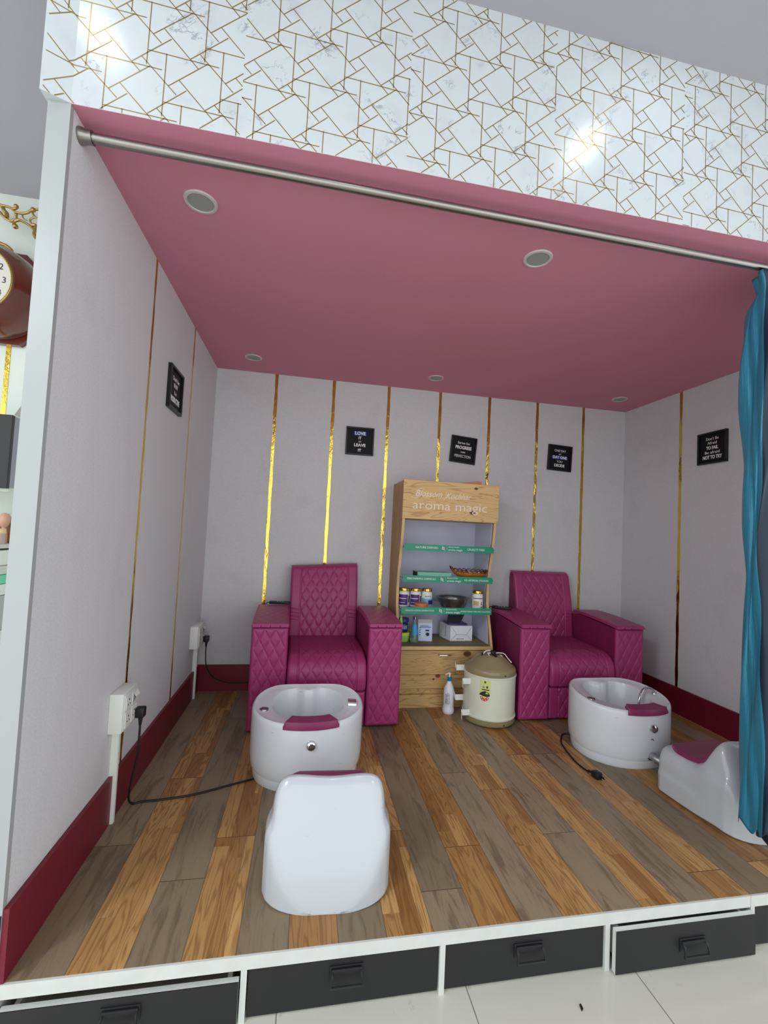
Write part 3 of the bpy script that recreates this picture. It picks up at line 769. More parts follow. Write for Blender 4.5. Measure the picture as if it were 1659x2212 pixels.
# ------------------------------------------------------------------ technician stools
def stool(lab):
    t = thing('pedicure_stool', lab, 'stool', (0,0,0), 'moulded pedicure stools')
    # rear at y=0, seat front at y=L ; cross-sections along y
    L = .425
    hp = [(0,.0),(.006,.025),(.02,.085),(.04,.150),(.065,.222),(.09,.288),(.107,.324),(.122,.342),(.138,.341),(.152,.324),(.168,.292),(.186,.252),(.204,.224),(.23,.207),(.28,.200),(.33,.200),(.38,.200),(.405,.196),(.418,.182),(.424,.14),(.425,.08)]
    wp = [(0,.050),(.004,.085),(.010,.112),(.020,.140),(.034,.164),(.055,.186),(.085,.200),(.16,.205),(.25,.205),(.33,.205),(.38,.204),(.405,.188),(.418,.135),(.4245,.09),(.425,.07)]
    def it(tb, y):
        for (a, b_), (c_, d_) in zip(tb, tb[1:]):
            if y <= c_: return b_+(d_-b_)*(y-a)/(c_-a)
        return tb[-1][1]
    ys = []
    k = 0
    for (a, _), (c_, _) in zip(hp, hp[1:]):
        n_ = max(2, int((c_-a)/.006)); ys += [a+(c_-a)*i/n_ for i in range(n_)]
    ys.append(L); NC = 72
    def sec(y):
        h = max(it(hp, y), .002); w = it(wp, y); out = []
        top = max(0, min(1, (h-.22)/.08))
        rear = max(0, min(1, (.25-y)/.1))
        for j in range(NC+1):
            a = PI*j/NC; c_, s_ = math.cos(a), math.sin(a)
            n_ = 9
            r_ = (abs(c_)**n_+abs(s_)**n_)**(-1/n_)
            x, z = r_*c_, r_*s_*h
            # shell narrows to the back hump and bulges toward the base
            zz = z
            nar = 1.0
            if rear > 0:
                kk = min(1, max(0, (zz-.19)/.035)); kk = kk*kk*(3-2*kk); nar -= .095*rear*kk
            gl = min(1, max(0, (zz-.085)/.012)); nar -= .03*gl*(1-rear)
            gl2 = min(1, max(0, (zz-.15)/.012)); nar -= .025*gl2*(1-rear)
            x *= w*nar
            dip = -.010*top*math.exp(-(x/.09)**2) if zz > .5*h else 0
            rnd = -.006*top*(max(0, abs(x)-.10)/.07)**2 if zz > .8*h else 0
            out.append((x, y, max(0, z+dip+rnd)))
        return out
    rows = [sec(y) for y in ys]; vs = [v for r_ in rows for v in r_]; m_ = NC+1; fs = []
    for i in range(len(rows)-1):
        for j in range(NC): fs.append((i*m_+j, i*m_+j+1, (i+1)*m_+j+1, (i+1)*m_+j))
    fs.append(tuple(range(m_))); fs.append(tuple((len(rows)-1)*m_+j for j in range(m_)))
    fs += [(i*m_, (i+1)*m_, (i+1)*m_+NC, i*m_+NC) for i in range(len(rows)-1)]
    o = mk('shell', vs, fs, M_CER2, t, True)
    sb = o.modifiers.new('s', 'SUBSURF'); sb.levels = 1; sb.render_levels = 1
    # seat pad
    def pd(u, v, top=True):
        y = .185+.218*v; wmax = .163-.05*max(0, (v-.62)/.38)**2-.02*max(0,(.2-v)/.2)**2
        x = (u-.5)*2*wmax; e = min((1-abs(u-.5)*2)*wmax, min(v,1-v)*.218)
        th = .020*(1 if e > .012 else math.sqrt(max(0,1-(1-e/.012)**2)))
        base = it(hp, y)-.008 if y > .215 else it(hp, .215)-.008+(.215-y)*1.2
        return (x, y, base+(th if top else -.004))
    b = MB(); b.grid(lambda u,v: pd(u,v), 40, 30).grid(lambda u,v: pd(u,v,False), 40, 30)
    for k in range(40):
        for vv in (0,1): b.add([pd(k/40,vv),pd((k+1)/40,vv),pd((k+1)/40,vv,False),pd(k/40,vv,False)], [(0,1,2,3)])
    for k in range(30):
        for uu in (0,1): b.add([pd(uu,k/30),pd(uu,(k+1)/30),pd(uu,(k+1)/30,False),pd(uu,k/30,False)], [(0,1,2,3)])
    b.obj('seat_pad', M_PAD, t, True)
    return t
s1 = stool('white moulded pedicure stool seen from behind, before the left basin'); s1.location = (.801, .094, 0); s1.rotation_euler = (0,0,R(-3))
s2 = stool('white moulded pedicure stool half hidden by the teal curtain'); s2.location = (2.602, .195, 0); s2.rotation_euler = (0,0,R(4))

# ------------------------------------------------------------------ display stand
X0, X1 = 1.312, 1.985
t = thing('display_stand', 'pine product display stand between the two armchairs', 'display stand', (1.65,1.56,0))
prof = [(D-.004,.0),(1.572,.0),(1.572,.388),(1.585,.43),(1.612,.515),(1.640,.59),(1.668,.677),(1.673,.763),(1.664,.86),(1.645,.942),(1.622,1.03),(1.604,1.117),(1.592,1.20),(1.589,1.247),(1.589,1.505),(D-.004,1.505)]
for s_, a, b_ in ((-1,X0,X0+.018),(1,X1-.018,X1)):
    b = MB(); b.prism(prof, a, b_, 'x')
    fm = [0,0]+[1]*len(prof); b.i = fm
    b.obj('side_panel', [M_PINEV, M_PINEE], t)
    xi = X0+.018 if s_ < 0 else X1-.018
    b = MB(); ip = [(1.93,.402),(1.615,.402),(1.63,.515),(1.687,.677),(1.692,.763),(1.664,.942),(1.624,1.117),(1.61,1.245),(1.93,1.245)]
    b.prism(ip, xi, xi-s_*.003, 'x'); b.obj('side_lining', M_LIN, t)
MB().box(X0+.018, X1-.018, 1.915, 1.93, .38, 1.25).obj('back_panel', M_LIN, t)
b = MB(); b.box(X0-.004, X1+.006, 1.572, 1.590, 1.246, 1.507, b=.0015); b.box(X0+.018, X1-.018, 1.59, D-.006, 1.488, 1.505); b.box(X0+.018,X1-.018,1.59,D-.006,1.246,1.258)
hb = b.obj('header_box', M_PINE, t)
tx = [text('aroma magic', .086, M_TXTG, t, (1.641,1.5712,1.340), R_BACK, ext=.0012, width=.530, bold=-.0006)]
tx.append(text('Blossom', .062, M_TXTG, t, (1.480,1.5712,1.418), R_BACK, ext=.0012, shear=.45, width=.190))
tx.append(text('Kochhar', .056, M_TXTG, t, (1.690,1.5712,1.412), R_BACK, ext=.0012, shear=.45, width=.185))
for q_ in ([(1.395,1.571,1.432),(1.42,1.571,1.452),(1.45,1.571,1.448)],[(1.36,1.571,1.392),(1.39,1.571,1.386),(1.42,1.571,1.396)],[(1.610,1.571,1.442),(1.600,1.571,1.400),(1.588,1.571,1.378)]):
    MB().tube(q_, .0018, 5).obj('flourish', M_TXTG, t)
b = MB(); b.box(X0+.018, X1-.018, 1.558, 1.93, .378, .402, b=.002, mi=0); b.box(X0+.02, X1-.02, 1.562, 1.914, .402, .4035, mi=1); b.obj('counter_board', [M_PINEE, M_DECK], t)
b = MB(); b.box(X0+.020, X1-.020, 1.566, 1.584, .215, .372, b=.0015); b.box(X0+.020, X1-.020, 1.567, 1.584, .125, .212, b=.0015); dp = b.obj('flap_door', M_PINED, t)
b = MB(); b.tube([(1.598,1.566,.349),(1.598,1.548,.349),(1.606,1.541,.349),(1.668,1.541,.349),(1.676,1.548,.349),(1.676,1.566,.349)], .0045, 8, sub=3); b.obj('handle', M_CHR, dp, True)
b = MB(); b.box(X0+.018, X1-.018, 1.590, 1.60, .0, .125); b.box(X0+.004, X1-.004, 1.566, 1.589, .0, .085, b=.002); b.obj('plinth', M_PINED, t)
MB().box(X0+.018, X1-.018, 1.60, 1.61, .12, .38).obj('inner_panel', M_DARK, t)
# acrylic shelves and their green front strips
for zc, L1, L2 in ((1.058,'NATURE DERIVED','CRUELTY FREE'),(.850,'ZERO HARMFUL CHEMICALS','NO ARTIFICIAL COLOURS'),(.641,'HEALING ACROSS GENERATIONS','AROMATHERAPY WELLNESS SOLUTIONS')):
    sh = MB().box(X0+.022, X1-.022, 1.558, 1.912, zc-.004, zc+.001, b=.0008).obj('glass_shelf', M_GLASS, t)
    xa, xb, yf = 1.324, 1.955, 1.552
    hgt = .043; b = MB(); r_ = .014; z0, z1 = zc-.023, zc+.020
    poly = [(xa,z0),(xb,z0),(xb,z1-r_)]+[(xb-r_+r_*math.cos(a), z1-r_+r_*math.sin(a)) for a in (R(22),R(45),R(68),R(90))]+[(xa+r_-r_*math.sin(a), z1-r_+r_*math.cos(a)) for a in (0,R(22),R(45),R(68))]+[(xa,z1-r_)]
    b.prism(poly, yf-.003, yf, 'y'); gs = b.obj('shelf_strip', M_GREEN, sh)
    b = MB(); b.tube([(X0+.024,1.60,zc-.004),(X0+.026,1.575,zc-.004),(xa+.008,1.556,zc-.006)], .0035, 6); b.tube([(X0+.024,1.60,zc+.004),(X0+.03,1.57,zc-.006)], .003, 6); b.obj('shelf_clip', M_CAB, sh, True)
    ys_ = yf-.0036; xm = (xa+xb)/2
    T = []
    wl = {'NATURE DERIVED':(.155,.020,1.480),'ZERO HARMFUL CHEMICALS':(.200,.0175,1.452),'HEALING ACROSS GENERATIONS':(.195,.013,1.450)}[L1]
    wr = {'CRUELTY FREE':(.125,.020,1.826),'NO ARTIFICIAL COLOURS':(.172,.0165,1.838),'AROMATHERAPY WELLNESS SOLUTIONS':(.215,.0125,1.840)}[L2]
    T.append(text(L1, wl[1], M_TXT, sh, (wl[2],ys_,zc-.001), R_BACK, ext=.0003, width=wl[0]))
    T.append(text(L2, wr[1], M_TXT, sh, (wr[2],ys_,zc-.003), R_BACK, ext=.0003, width=wr[0]))
    T.append(text('aroma magic', .019, M_TXT, sh, (1.680,ys_,zc-.010), R_BACK, ext=.0003, width=.100))
    T.append(text('Blossom Kochhar', .012, M_TXT, sh, (1.668,ys_,zc+.009), R_BACK, ext=.0003, width=.078, shear=.4))
    q = MB(); cx_ = 1.594
    q.torus((cx_,ys_,zc-.001), .0085, .0016, 24, 4, 'y'); q.torus((cx_,ys_,zc-.001), .004, .001, 16, 4, 'y')
    q.tube([(cx_-.008,ys_,zc+.015),(cx_-.008,ys_,zc-.003)], .0013, 4, sub=1); q.tube([(cx_+.001,ys_,zc-.004),(cx_+.011,ys_,zc-.016)], .0016, 4, sub=1)
    q.box(1.618,1.6188,ys_-.0003,ys_+.0003,zc-.014,zc+.013)
    q.obj('emblem', M_TXT, sh)

# --- goods on the stand
G_J = 'gold-lidded jars on the display stand'
def jar(x, y, z, lab, kind):
    t = thing('cosmetic_jar', lab, 'jar', (x,y,z), G_J)
    body = MB().lathe([(.0,0),(.034,0),(.038,.004),(.038,.090),(.037,.096),(.033,.102),(.033,.110),(.0,.110)], (x,y,z), 36).obj('body', M_WPL, t, True)
    MB().lathe([(.0355,.106),(.036,.108),(.036,.124),(.034,.127),(.0,.127)], (x,y,z), 36).obj('lid', M_GLID, t, True)
    def lb(a0, a1, z0, z1, m, r=.0386, nm='label_wrap'):
        b = MB(); b.grid(lambda u,v: (x+r*math.cos(a0+(a1-a0)*u), y+r*math.sin(a0+(a1-a0)*u), z+z0+(z1-z0)*v), 18, 2); return b.obj(nm, m, t, True)
    if kind == 'purple':
        lb(R(195),R(300),.012,.084, mat('purple_label', (86,44,120), .4)); lb(R(200),R(285),.055,.059, M_TXT, .0389); lb(R(205),R(270),.028,.030, M_TXT, .0389); lb(R(308),R(330),.03,.075, M_TXTD, .0389)
    if kind == 'blue':
        lb(R(190),R(350),.006,.060, mat('blue_label', (112,178,226), .4)); lb(R(268),R(335),.020,.048, mat('navy_patch', (24,44,104), .4), .0389)
        text('BLEACH', .014, M_TXTD, t, (x-.003,y-.039,z+.074), R_BACK, width=.042, ext=.0002)
    if kind == 'white':
        lb(R(205),R(262),.026,.056, mat('tan_label', (196,166,108), .4)); lb(R(200),R(310),.072,.077, M_TXTD, .0389); lb(R(285),R(305),.012,.018, M_TXTD, .0389); lb(R(287),R(300),.03,.04, M_TXTD, .0389); lb(R(287),R(300),.044,.05, M_TXTD, .0389)
    return t
ZS = .6425
jar(1.374,1.70,ZS,'purple-labelled white jar furthest left on the display stand','purple')
jar(1.456,1.70,ZS,'purple-labelled white jar behind the orange-lidded pot','purple')
jar(1.539,1.70,ZS,'white jar with a light blue label and gold lid','blue')
jar(1.893,1.650,ZS,'white gold-lidded jar alone at the right side of the shelf','white')
t = thing('cream_pot', 'low cream pot with an orange lid in front of the jars', 'pot', (1.474,1.603,ZS))
MB().lathe([(.0,0),(.040,0),(.043,.005),(.043,.022),(.0,.022)], (1.474,1.603,ZS), 32).obj('pot', mat('cream_pot_body', (226,206,158), .4), t, True)
MB().lathe([(.046,.020),(.047,.022),(.047,.036),(.045,.040),(.0,.041)], (1.474,1.603,ZS), 36).obj('lid', mat('orange_lid', (198,104,48), .4), t, True)
# steel bowl
b = MB(); b.lathe([(.0,.002),(.080,.002),(.086,.008),(.100,.045),(.106,.064),(.118,.067),(.119,.070),(.106,.070),(.102,.066),(.096,.045),(.082,.010),(.0,.006)], (1.726,1.69,ZS), 56)
props(b.obj('steel_bowl', mat('steel_bowl_metal', (150,148,146), .32, 1.0), None, True), 'round steel bowl with a flared rim on the display stand', 'bowl')
# amber woven glass basket
cx_, cy_, cz_ = 1.832, 1.67, .8515
t = thing('glass_basket', 'amber boat-shaped glass basket with a woven rim', 'basket', (cx_,cy_,cz_))
M_AMB = mat('amber_glass', (206,140,44), .15, trans=.35, coat=.4); M_AMBD = mat('dark_amber_glass', (96,40,26), .12, coat=.4)
def bas(u, v, rr=0):
    a = 2*PI*u; k = .55+.45*math.sin(v*PI/2); L = .124*k*(1+.10*v*max(0, math.cos(a-PI))**6); 
    return (cx_+L*math.cos(a), cy_+.072*k*math.sin(a), cz_+.001+.040*v**1.3+.022*v*max(0,-math.cos(a))**8)
b = MB(); b.grid(bas, 64, 10, cu=True); b.add([bas(k/64,0) for k in range(64)], [tuple(range(64))])
o = b.obj('bowl', M_AMB, t, True); sd = o.modifiers.new('t','SOLIDIFY'); sd.thickness = .003
b = MB(); n_ = 22
for i in range(n_):
    pts = []
    for k in range(7):
        s_ = k/6; a = 2*PI*(i+s_*1.6)/n_; base = bas((a/(2*PI))%1, 1.0); h_ = math.sin(s_*PI)*.022
        pts.append((cx_+(base[0]-cx_)*(1+.06*math.sin(s_*PI)), cy_+(base[1]-cy_)*(1+.06*math.sin(s_*PI)), base[2]-.003+h_))
    b.tube(pts, .0028, 6, sub=2)
b.obj('woven_rim', M_AMBD, t, True)
# mint box
t = thing('flat_box', 'flat mint green carton lying on the middle shelf', 'box', (1.556,1.66,.8515))
b = MB(); b.box(1.437,1.677,1.60,1.72,.8515,.888,b=.001); bx = b.obj('carton', mat('mint_carton', (132,196,168), .45, mottle=.05, mscale=20), t)
b = MB(); b.box(1.45,1.664,1.5985,1.5998,.857,.872); b.obj('print', mat('pale_mint_print', (178,222,200), .5), t)
b = MB(); b.box(1.4355,1.4375,1.60,1.72,.852,.8885); b.obj('end_flap', M_TXTD, t)
# bottom counter goods
ZC = .4037
t = thing('green_tub', 'pale green tub with a yellow lid at the left of the counter', 'tub', (1.385,1.70,ZC))
M_PGR = mat('pale_green_plastic', (150,206,110), .3); M_YEL = mat('yellow_lid', (214,216,66), .35)
MB().lathe([(.0,0),(.036,0),(.040,.006),(.043,.046),(.0,.046)], (1.380,1.70,ZC), 32).obj('tub', M_PGR, t, True)
MB().lathe([(.045,.044),(.045,.060),(.042,.063),(.0,.063)], (1.380,1.70,ZC), 32).obj('lid', M_YEL, t, True)
t = thing('blue_jar', 'dark blue jar standing on the green tub', 'jar', (1.380,1.70,ZC+.0635))
MB().lathe([(.0,0),(.028,0),(.031,.004),(.031,.058),(.024,.066),(.024,.072),(.0,.072)], (1.380,1.70,ZC+.0635), 32).obj('body', mat('navy_glass', (34,38,84), .2, coat=.4), t, True)
MB().lathe([(.032,.068),(.036,.070),(.036,.090),(.033,.094),(.0,.094)], (1.380,1.70,ZC+.0635), 32).obj('lid', mat('navy_lid', (36,44,120), .35), t, True)
b = MB(); b.grid(lambda u,v: (1.380+.0315*math.cos(R(200)+R(110)*u), 1.70+.0315*math.sin(R(200)+R(110)*u), ZC+.085+.026*v), 12, 2); b.obj('label_wrap', mat('grey_blue_label', (130,140,180), .5), t, True)
t = thing('green_tub', 'pale green tub with a yellow lid half hidden behind the glass bottle', 'tub', (1.468,1.78,ZC))
MB().lathe([(.0,0),(.034,0),(.038,.006),(.041,.050),(.0,.050)], (1.468,1.78,ZC), 32).obj('tub', M_PGR, t, True)
MB().lathe([(.043,.048),(.043,.062),(.040,.065),(.0,.065)], (1.468,1.78,ZC), 32).obj('lid', M_YEL, t, True)
t = thing('glass_bottle', 'small clear glass bottle with a blue label', 'bottle', (1.454,1.675,ZC))
M_BGL = mat('bottle_glass', (206,224,214), .06, trans=.85)
MB().lathe([(.0,0),(.026,0),(.029,.005),(.029,.020),(.027,.060),(.020,.095),(.011,.135),(.010,.158),(.0,.158)], (1.454,1.675,ZC), 28).obj('glass', M_BGL, t, True)
MB().lathe([(.0125,.150),(.0125,.172),(.0,.173)], (1.454,1.675,ZC), 24).obj('cap', M_DCHR, t, True)
b = MB(); b.grid(lambda u,v: (1.454+(.0285-.013*v)*math.cos(R(190)+R(150)*u), 1.675+(.0285-.013*v)*math.sin(R(190)+R(150)*u), ZC+.052+.07*v), 14, 4); b.obj('label_wrap', mat('sky_blue_label', (70,150,214), .4), t, True)
t = thing('green_bottle', 'light green bottle squeezed at the left side of the counter', 'bottle', (1.347,1.636,ZC))
MB().lathe([(.0,0),(.012,0),(.012,.15),(.008,.17),(.008,.20),(.0,.20)], (1.347,1.636,ZC), 20).obj('body', M_PGR, t, True)
MB().lathe([(.009,.19),(.009,.215),(.0,.215)], (1.347,1.636,ZC), 16).obj('cap', M_GREEN, t, True)
# small light-blue carton with gathered top
t = thing('device_carton', 'slim pale blue printed carton standing on the counter', 'box', (1.536,1.71,ZC))
M_PB = mat('pale_blue_carton', (196,208,236), .4)
b = MB(); vs = [(1.490,1.70,ZC),(1.585,1.685,ZC),(1.600,1.735,ZC),(1.502,1.75,ZC),(1.484,1.70,ZC+.120),(1.582,1.685,ZC+.124),(1.597,1.735,ZC+.128),(1.496,1.75,ZC+.124)]
b.add(vs, [(0,1,2,3),(4,5,6,7),(0,1,5,4),(1,2,6,5),(2,3,7,6),(3,0,4,7)]); b.obj('carton', M_PB, t)
b = MB(); b.add([(1.484,1.70,ZC+.120),(1.582,1.685,ZC+.124),(1.588,1.712,ZC+.146),(1.490,1.727,ZC+.143),(1.597,1.735,ZC+.128),(1.496,1.75,ZC+.124)], [(0,1,2,3),(3,2,4,5),(0,3,5),(1,4,2)]); b.obj('top_flap', M_WPL, t)
b = MB()
for q in range(4): b.box(1.496,1.503,1.6965,1.6985,ZC+.040+q*.016,ZC+.047+q*.016)
b.box(1.538,1.562,1.689,1.6915,ZC+.072,ZC+.080); b.lathe([(.0,0),(.012,0),(.012,.001)], (1.552,1.6885,ZC+.050), 20, ax='y')
b.xf(Matrix.Translation((1.49,1.70,0)) @ Matrix.Rotation(R(-9), 4, 'Z') @ Matrix.Translation((-1.49,-1.70,0)))
b.obj('print', M_TXTD, t)
b = MB(); b.box(1.500,1.560,1.6965,1.6985,ZC+.103,ZC+.107).box(1.500,1.575,1.6965,1.6985,ZC+.094,ZC+.099).xf(Matrix.Translation((1.49,1.70,0)) @ Matrix.Rotation(R(-9), 4, 'Z') @ Matrix.Translation((-1.49,-1.70,0))); b.obj('heading', mat('slate_blue_print', (92,112,168), .5), t)
# big white carton, folded flaps and packs on top
t = thing('white_carton', 'white carton with a folded envelope-style end and packs on its top', 'box', (1.80,1.77,ZC))
b = MB(); vs = [(1.722,1.70,ZC),(1.886,1.705,ZC),(1.872,1.86,ZC),(1.690,1.85,ZC),(1.722,1.70,ZC+.105),(1.886,1.705,ZC+.105),(1.872,1.86,ZC+.105),(1.690,1.85,ZC+.105)]
b.add(vs, [(0,1,2,3),(4,5,6,7),(0,1,5,4),(1,2,6,5),(2,3,7,6),(3,0,4,7)]); b.obj('carton', mat('white_carton_board', (226,226,234), .45), t)
b = MB(); y_ = 1.699
def sg(p, q): b.tube([(p[0],y_+(p[0]-1.722)*.03,ZC+p[1]),(q[0],y_+(q[0]-1.722)*.03,ZC+q[1])], .0008, 4, sub=1)
for p_, q_ in (((1.724,.002),(1.768,.045)),((1.768,.045),(1.842,.043)),((1.842,.043),(1.884,.103)),((1.726,.103),(1.768,.045)),((1.842,.043),(1.884,.004))): sg(p_, q_)
for i in range(5): b.box(1.770+i*.011,1.776+i*.011,y_,y_+.001,ZC+.012,ZC+.017)
for i in range(7):
    for j in range(2): b.box(1.704+j*.006,1.7075+j*.006,1.76+i*.0,1.762,ZC+.02+i*.011,ZC+.026+i*.011)
b.obj('print', M_TXTD, t)
b = MB(); b.box(1.712,1.85,1.72,1.83,ZC+.106,ZC+.118,b=.003); b.obj('pouch', mat('violet_pouch', (62,58,120), .35), t, True)
b = MB(); b.add([(1.700,1.72,ZC+.122),(1.80,1.715,ZC+.128),(1.860,1.80,ZC+.17),(1.74,1.82,ZC+.165)], [(0,1,2,3)]); b.add([(1.700,1.72,ZC+.120),(1.80,1.715,ZC+.126),(1.860,1.80,ZC+.168),(1.74,1.82,ZC+.163)], [(0,1,2,3)]); b.obj('open_flap', mat('dark_print_flap', (70,66,84), .4), t)
# wooden block on top of the header
b = MB(); b.prism([(1.70,1.508),(1.865,1.508),(1.865,1.527),(1.835,1.530)], 1.585, 1.625, 'y')
o = b.obj('wooden_block', mat('reddish_wood_block', (188,122,86), .5, mottle=.1, mscale=40)); props(o, 'small reddish wooden wedge lying on top of the display stand', 'wooden block')

# ------------------------------------------------------------------ water heater and lotion bottle
bx_, by_ = 1.880, 1.378
t = thing('water_heater', 'cream and olive cylindrical water heater standing on the floor', 'water heater', (bx_,by_,0))
o = MB().lathe([(.0,.004),(.135,.004),(.158,.012),(.162,.020),(.162,.048),(.0,.048)], (bx_,by_,0), 64).obj('base_cap', M_OLIVE, t, True)
o = MB().lathe([(.0,.046),(.163,.046),(.165,.050),(.165,.056),(.160,.060),(.160,.290),(.164,.293),(.164,.299),(.160,.302),(.0,.302)], (bx_,by_,0), 64).obj('tank', M_CRM, t, True)
o = MB().lathe([(.0,.30),(.158,.30),(.160,.304),(.160,.325),(.157,.334),(.146,.345),(.118,.363),(.108,.372),(.090,.388),(.072,.400),(.056,.406),(.0,.407)], (bx_,by_,0), 64).obj('dome', M_OLIVE, t, True)
o['label'] = 'olive domed top'
# bolts
MB().lathe([(.0,-.003),(.004,-.002),(.004,.001)], (bx_+.03,by_-.158,.316), 10, ax='y').obj('bolt', M_CAB, t); MB().lathe([(.0,-.003),(.004,-.002),(.004,.001)], (bx_+.03,by_-.161,.026), 10, ax='y').obj('bolt', M_CAB, t)
for zz, yy, dn in ((.305,.05,0),(.255,-.055,1),(.118,.05,0),(.066,-.055,1)):
    b = MB(); x_ = bx_-math.sqrt(.16**2-yy**2); 
    b.box(x_-.052, x_+.006, by_+yy-.002, by_+yy+.001, zz-.018, zz+.018, b=.0008)
    if dn: b.add([(x_-.052,by_+yy-.002,zz+.012),(x_-.052,by_+yy-.002,zz-.030),(x_-.049,by_+yy-.016,zz-.044),(x_-.052,by_+yy-.018,zz-.004)], [(0,1,2,3)]); 
    else: b.add([(x_-.052,by_+yy+.001,zz+.018),(x_-.052,by_+yy+.001,zz-.018),(x_-.056,by_+yy+.016,zz+.004),(x_-.056,by_+yy+.016,zz+.036)], [(0,1,2,3)])
    b.obj('mounting_bracket', M_WPL, t)
# energy label
def cyl(a, z, r=.1605): return (bx_+r*math.sin(a), by_-r*math.cos(a), z)
def patch(nm, a0, a1, z0, z1, m, r=.1606):
    b = MB(); b.grid(lambda u,v: cyl(a0+(a1-a0)*u, z0+(z1-z0)*v, r), 8, 2); return b.obj(nm, m, t)
ac = R(-33)
M_LBY = mat('yellow_label', (210,220,130), .45); M_RED = mat('red_label', (196,40,34), .45)
patch('energy_label', ac-.20, ac+.21, .205, .285, M_LBY)
b = MB()
for (a0,a1,z0,z1) in ((-.03,.03,.268,.280),(-.08,-.02,.246,.249),(.05,.11,.238,.252),(-.12,.16,.226,.232),(-.10,.0,.240,.243)):
    b.grid(lambda u,v: cyl(ac+a0+(a1-a0)*u, z0+(z1-z0)*v, .1610), 3, 1)
k_ = [(-.22,.196),(-.14,.212),(.0,.222),(.14,.214),(.20,.196),(.10,.188),(-.05,.190)]
b.add([cyl(ac+a_, z_, .1612) for a_, z_ in k_], [tuple(range(7))]); b.obj('label_print', M_TXTD, t)
b = MB(); b.add([cyl(ac-.01, .186, .1612)]+[cyl(ac-.01+.16*math.cos(a_), .186+.024*math.sin(a_)*1.0, .1612) for a_ in [PI+PI*q/14 for q in range(15)]], [(0,i,i+1) for i in range(1,15)])
b.obj('star_band', M_RED, t)
b = MB(); b.add([cyl(ac-.01, .188, .1615)]+[cyl(ac-.01+.075*math.cos(a_), .188+.011*math.sin(a_), .1615) for a_ in [PI+PI*q/10 for q in range(11)]], [(0,i,i+1) for i in range(1,11)])
b.obj('label_centre', mat('label_yellow2', (226,206,70), .45), t)
b = MB()
for a_ in (PI*1.12,PI*1.37,PI*1.63,PI*1.88):
    c0 = cyl(ac-.01+.118*math.cos(a_), .186+.0175*math.sin(a_), .1616)
    b.add([cyl(ac-.01+.118*math.cos(a_)+.020*math.cos(q), .186+.0175*math.sin(a_)+.0035*math.sin(q), .1616) for q in [2*PI*w/8 for w in range(8)]], [tuple(range(8))])
b.obj('label_star', M_TXT, t)
# coiled mains lead with its plug on the dome
b = MB(); q = []
for i in range(26):
    a = i/25*2*PI*1.35+.9; rx = .042+.004*math.sin(i); q.append((bx_+.018+rx*math.cos(a), by_-.030+.034*math.sin(a), .405+.008*math.sin(a*.7)+.010*(i/25)-(.03*max(0,-math.sin(a)))*.8))
b.tube([(bx_-.060,by_-.02,.405),(bx_-.045,by_-.02,.425),(bx_-.02,by_-.02,.432),(bx_+.0,by_-.02,.428)]+q+[(bx_+.075,by_-.02,.415),(bx_+.105,by_-.03,.385),(bx_+.125,by_-.045,.362)], .0032, 8, sub=3)
pc = b.obj('power_lead', M_WPL, t, True)
b = MB(); b.box(bx_-.012,bx_+.016,by_-.052,by_-.022,.410,.436,b=.005); b.tube([(bx_+.002,by_-.05,.42),(bx_+.010,by_-.068,.405)], .008, 8, sub=1); b.tube([(bx_-.062,by_-.02,.395),(bx_-.062,by_-.02,.418)], .006, 8, sub=1); b.obj('plug', M_CAB, pc, True)
MB().box(bx_+.035, bx_+.075, by_-.03, by_+.0, .398, .407, b=.002).obj('clear_bag', M_GLASS, t)
# lotion bottle
lx, ly = 1.650, 1.478
t = thing('pump_bottle', 'white pump lotion bottle with a teal collar beside the water heater', 'bottle', (lx,ly,0))
MB().lathe([(.0,0),(.030,0),(.036,.006),(.038,.020),(.036,.036),(.0325,.046),(.0335,.06),(.034,.10),(.034,.140),(.031,.158),(.022,.180),(.014,.196),(.012,.212),(.0,.212)], (lx,ly,0), 40).obj('body', mat('white_bottle_plastic', (222,222,230), .3), t, True)
MB().lathe([(.0,.206),(.0145,.206),(.0145,.228),(.0125,.230),(.0,.230)], (lx,ly,0), 28).obj('collar', mat('teal_cap', (0,120,160), .35), t, True)
b = MB(); b.lathe([(.006,.228),(.006,.246),(.009,.248),(.009,.256),(.0,.258)], (lx,ly,0), 20); b.tube([(lx,ly,.252),(lx-.018,ly-.008,.252),(lx-.032,ly-.014,.247)], .004, 8); b.obj('pump_head', M_WPL, t, True)
b = MB(); rnd = random.Random(3)
for j in range(5):
    z_ = .066
    while z_ < .132:
        dz = rnd.choice((.004,.007,.011)); a = R(-52+j*11); rr = .0342
        wd = (.0022,.0018,.0016,.0012,.001)[j]
        b.add([(lx+rr*math.sin(a-wd/rr), ly-rr*math.cos(a-wd/rr), z_),(lx+rr*math.sin(a+wd/rr), ly-rr*math.cos(a+wd/rr), z_),(lx+rr*math.sin(a+wd/rr), ly-rr*math.cos(a+wd/rr), z_+dz),(lx+rr*math.sin(a-wd/rr), ly-rr*math.cos(a-wd/rr), z_+dz)], [(0,1,2,3)])
        z_ += dz+.003
b.obj('label_print', M_TXTD, t)

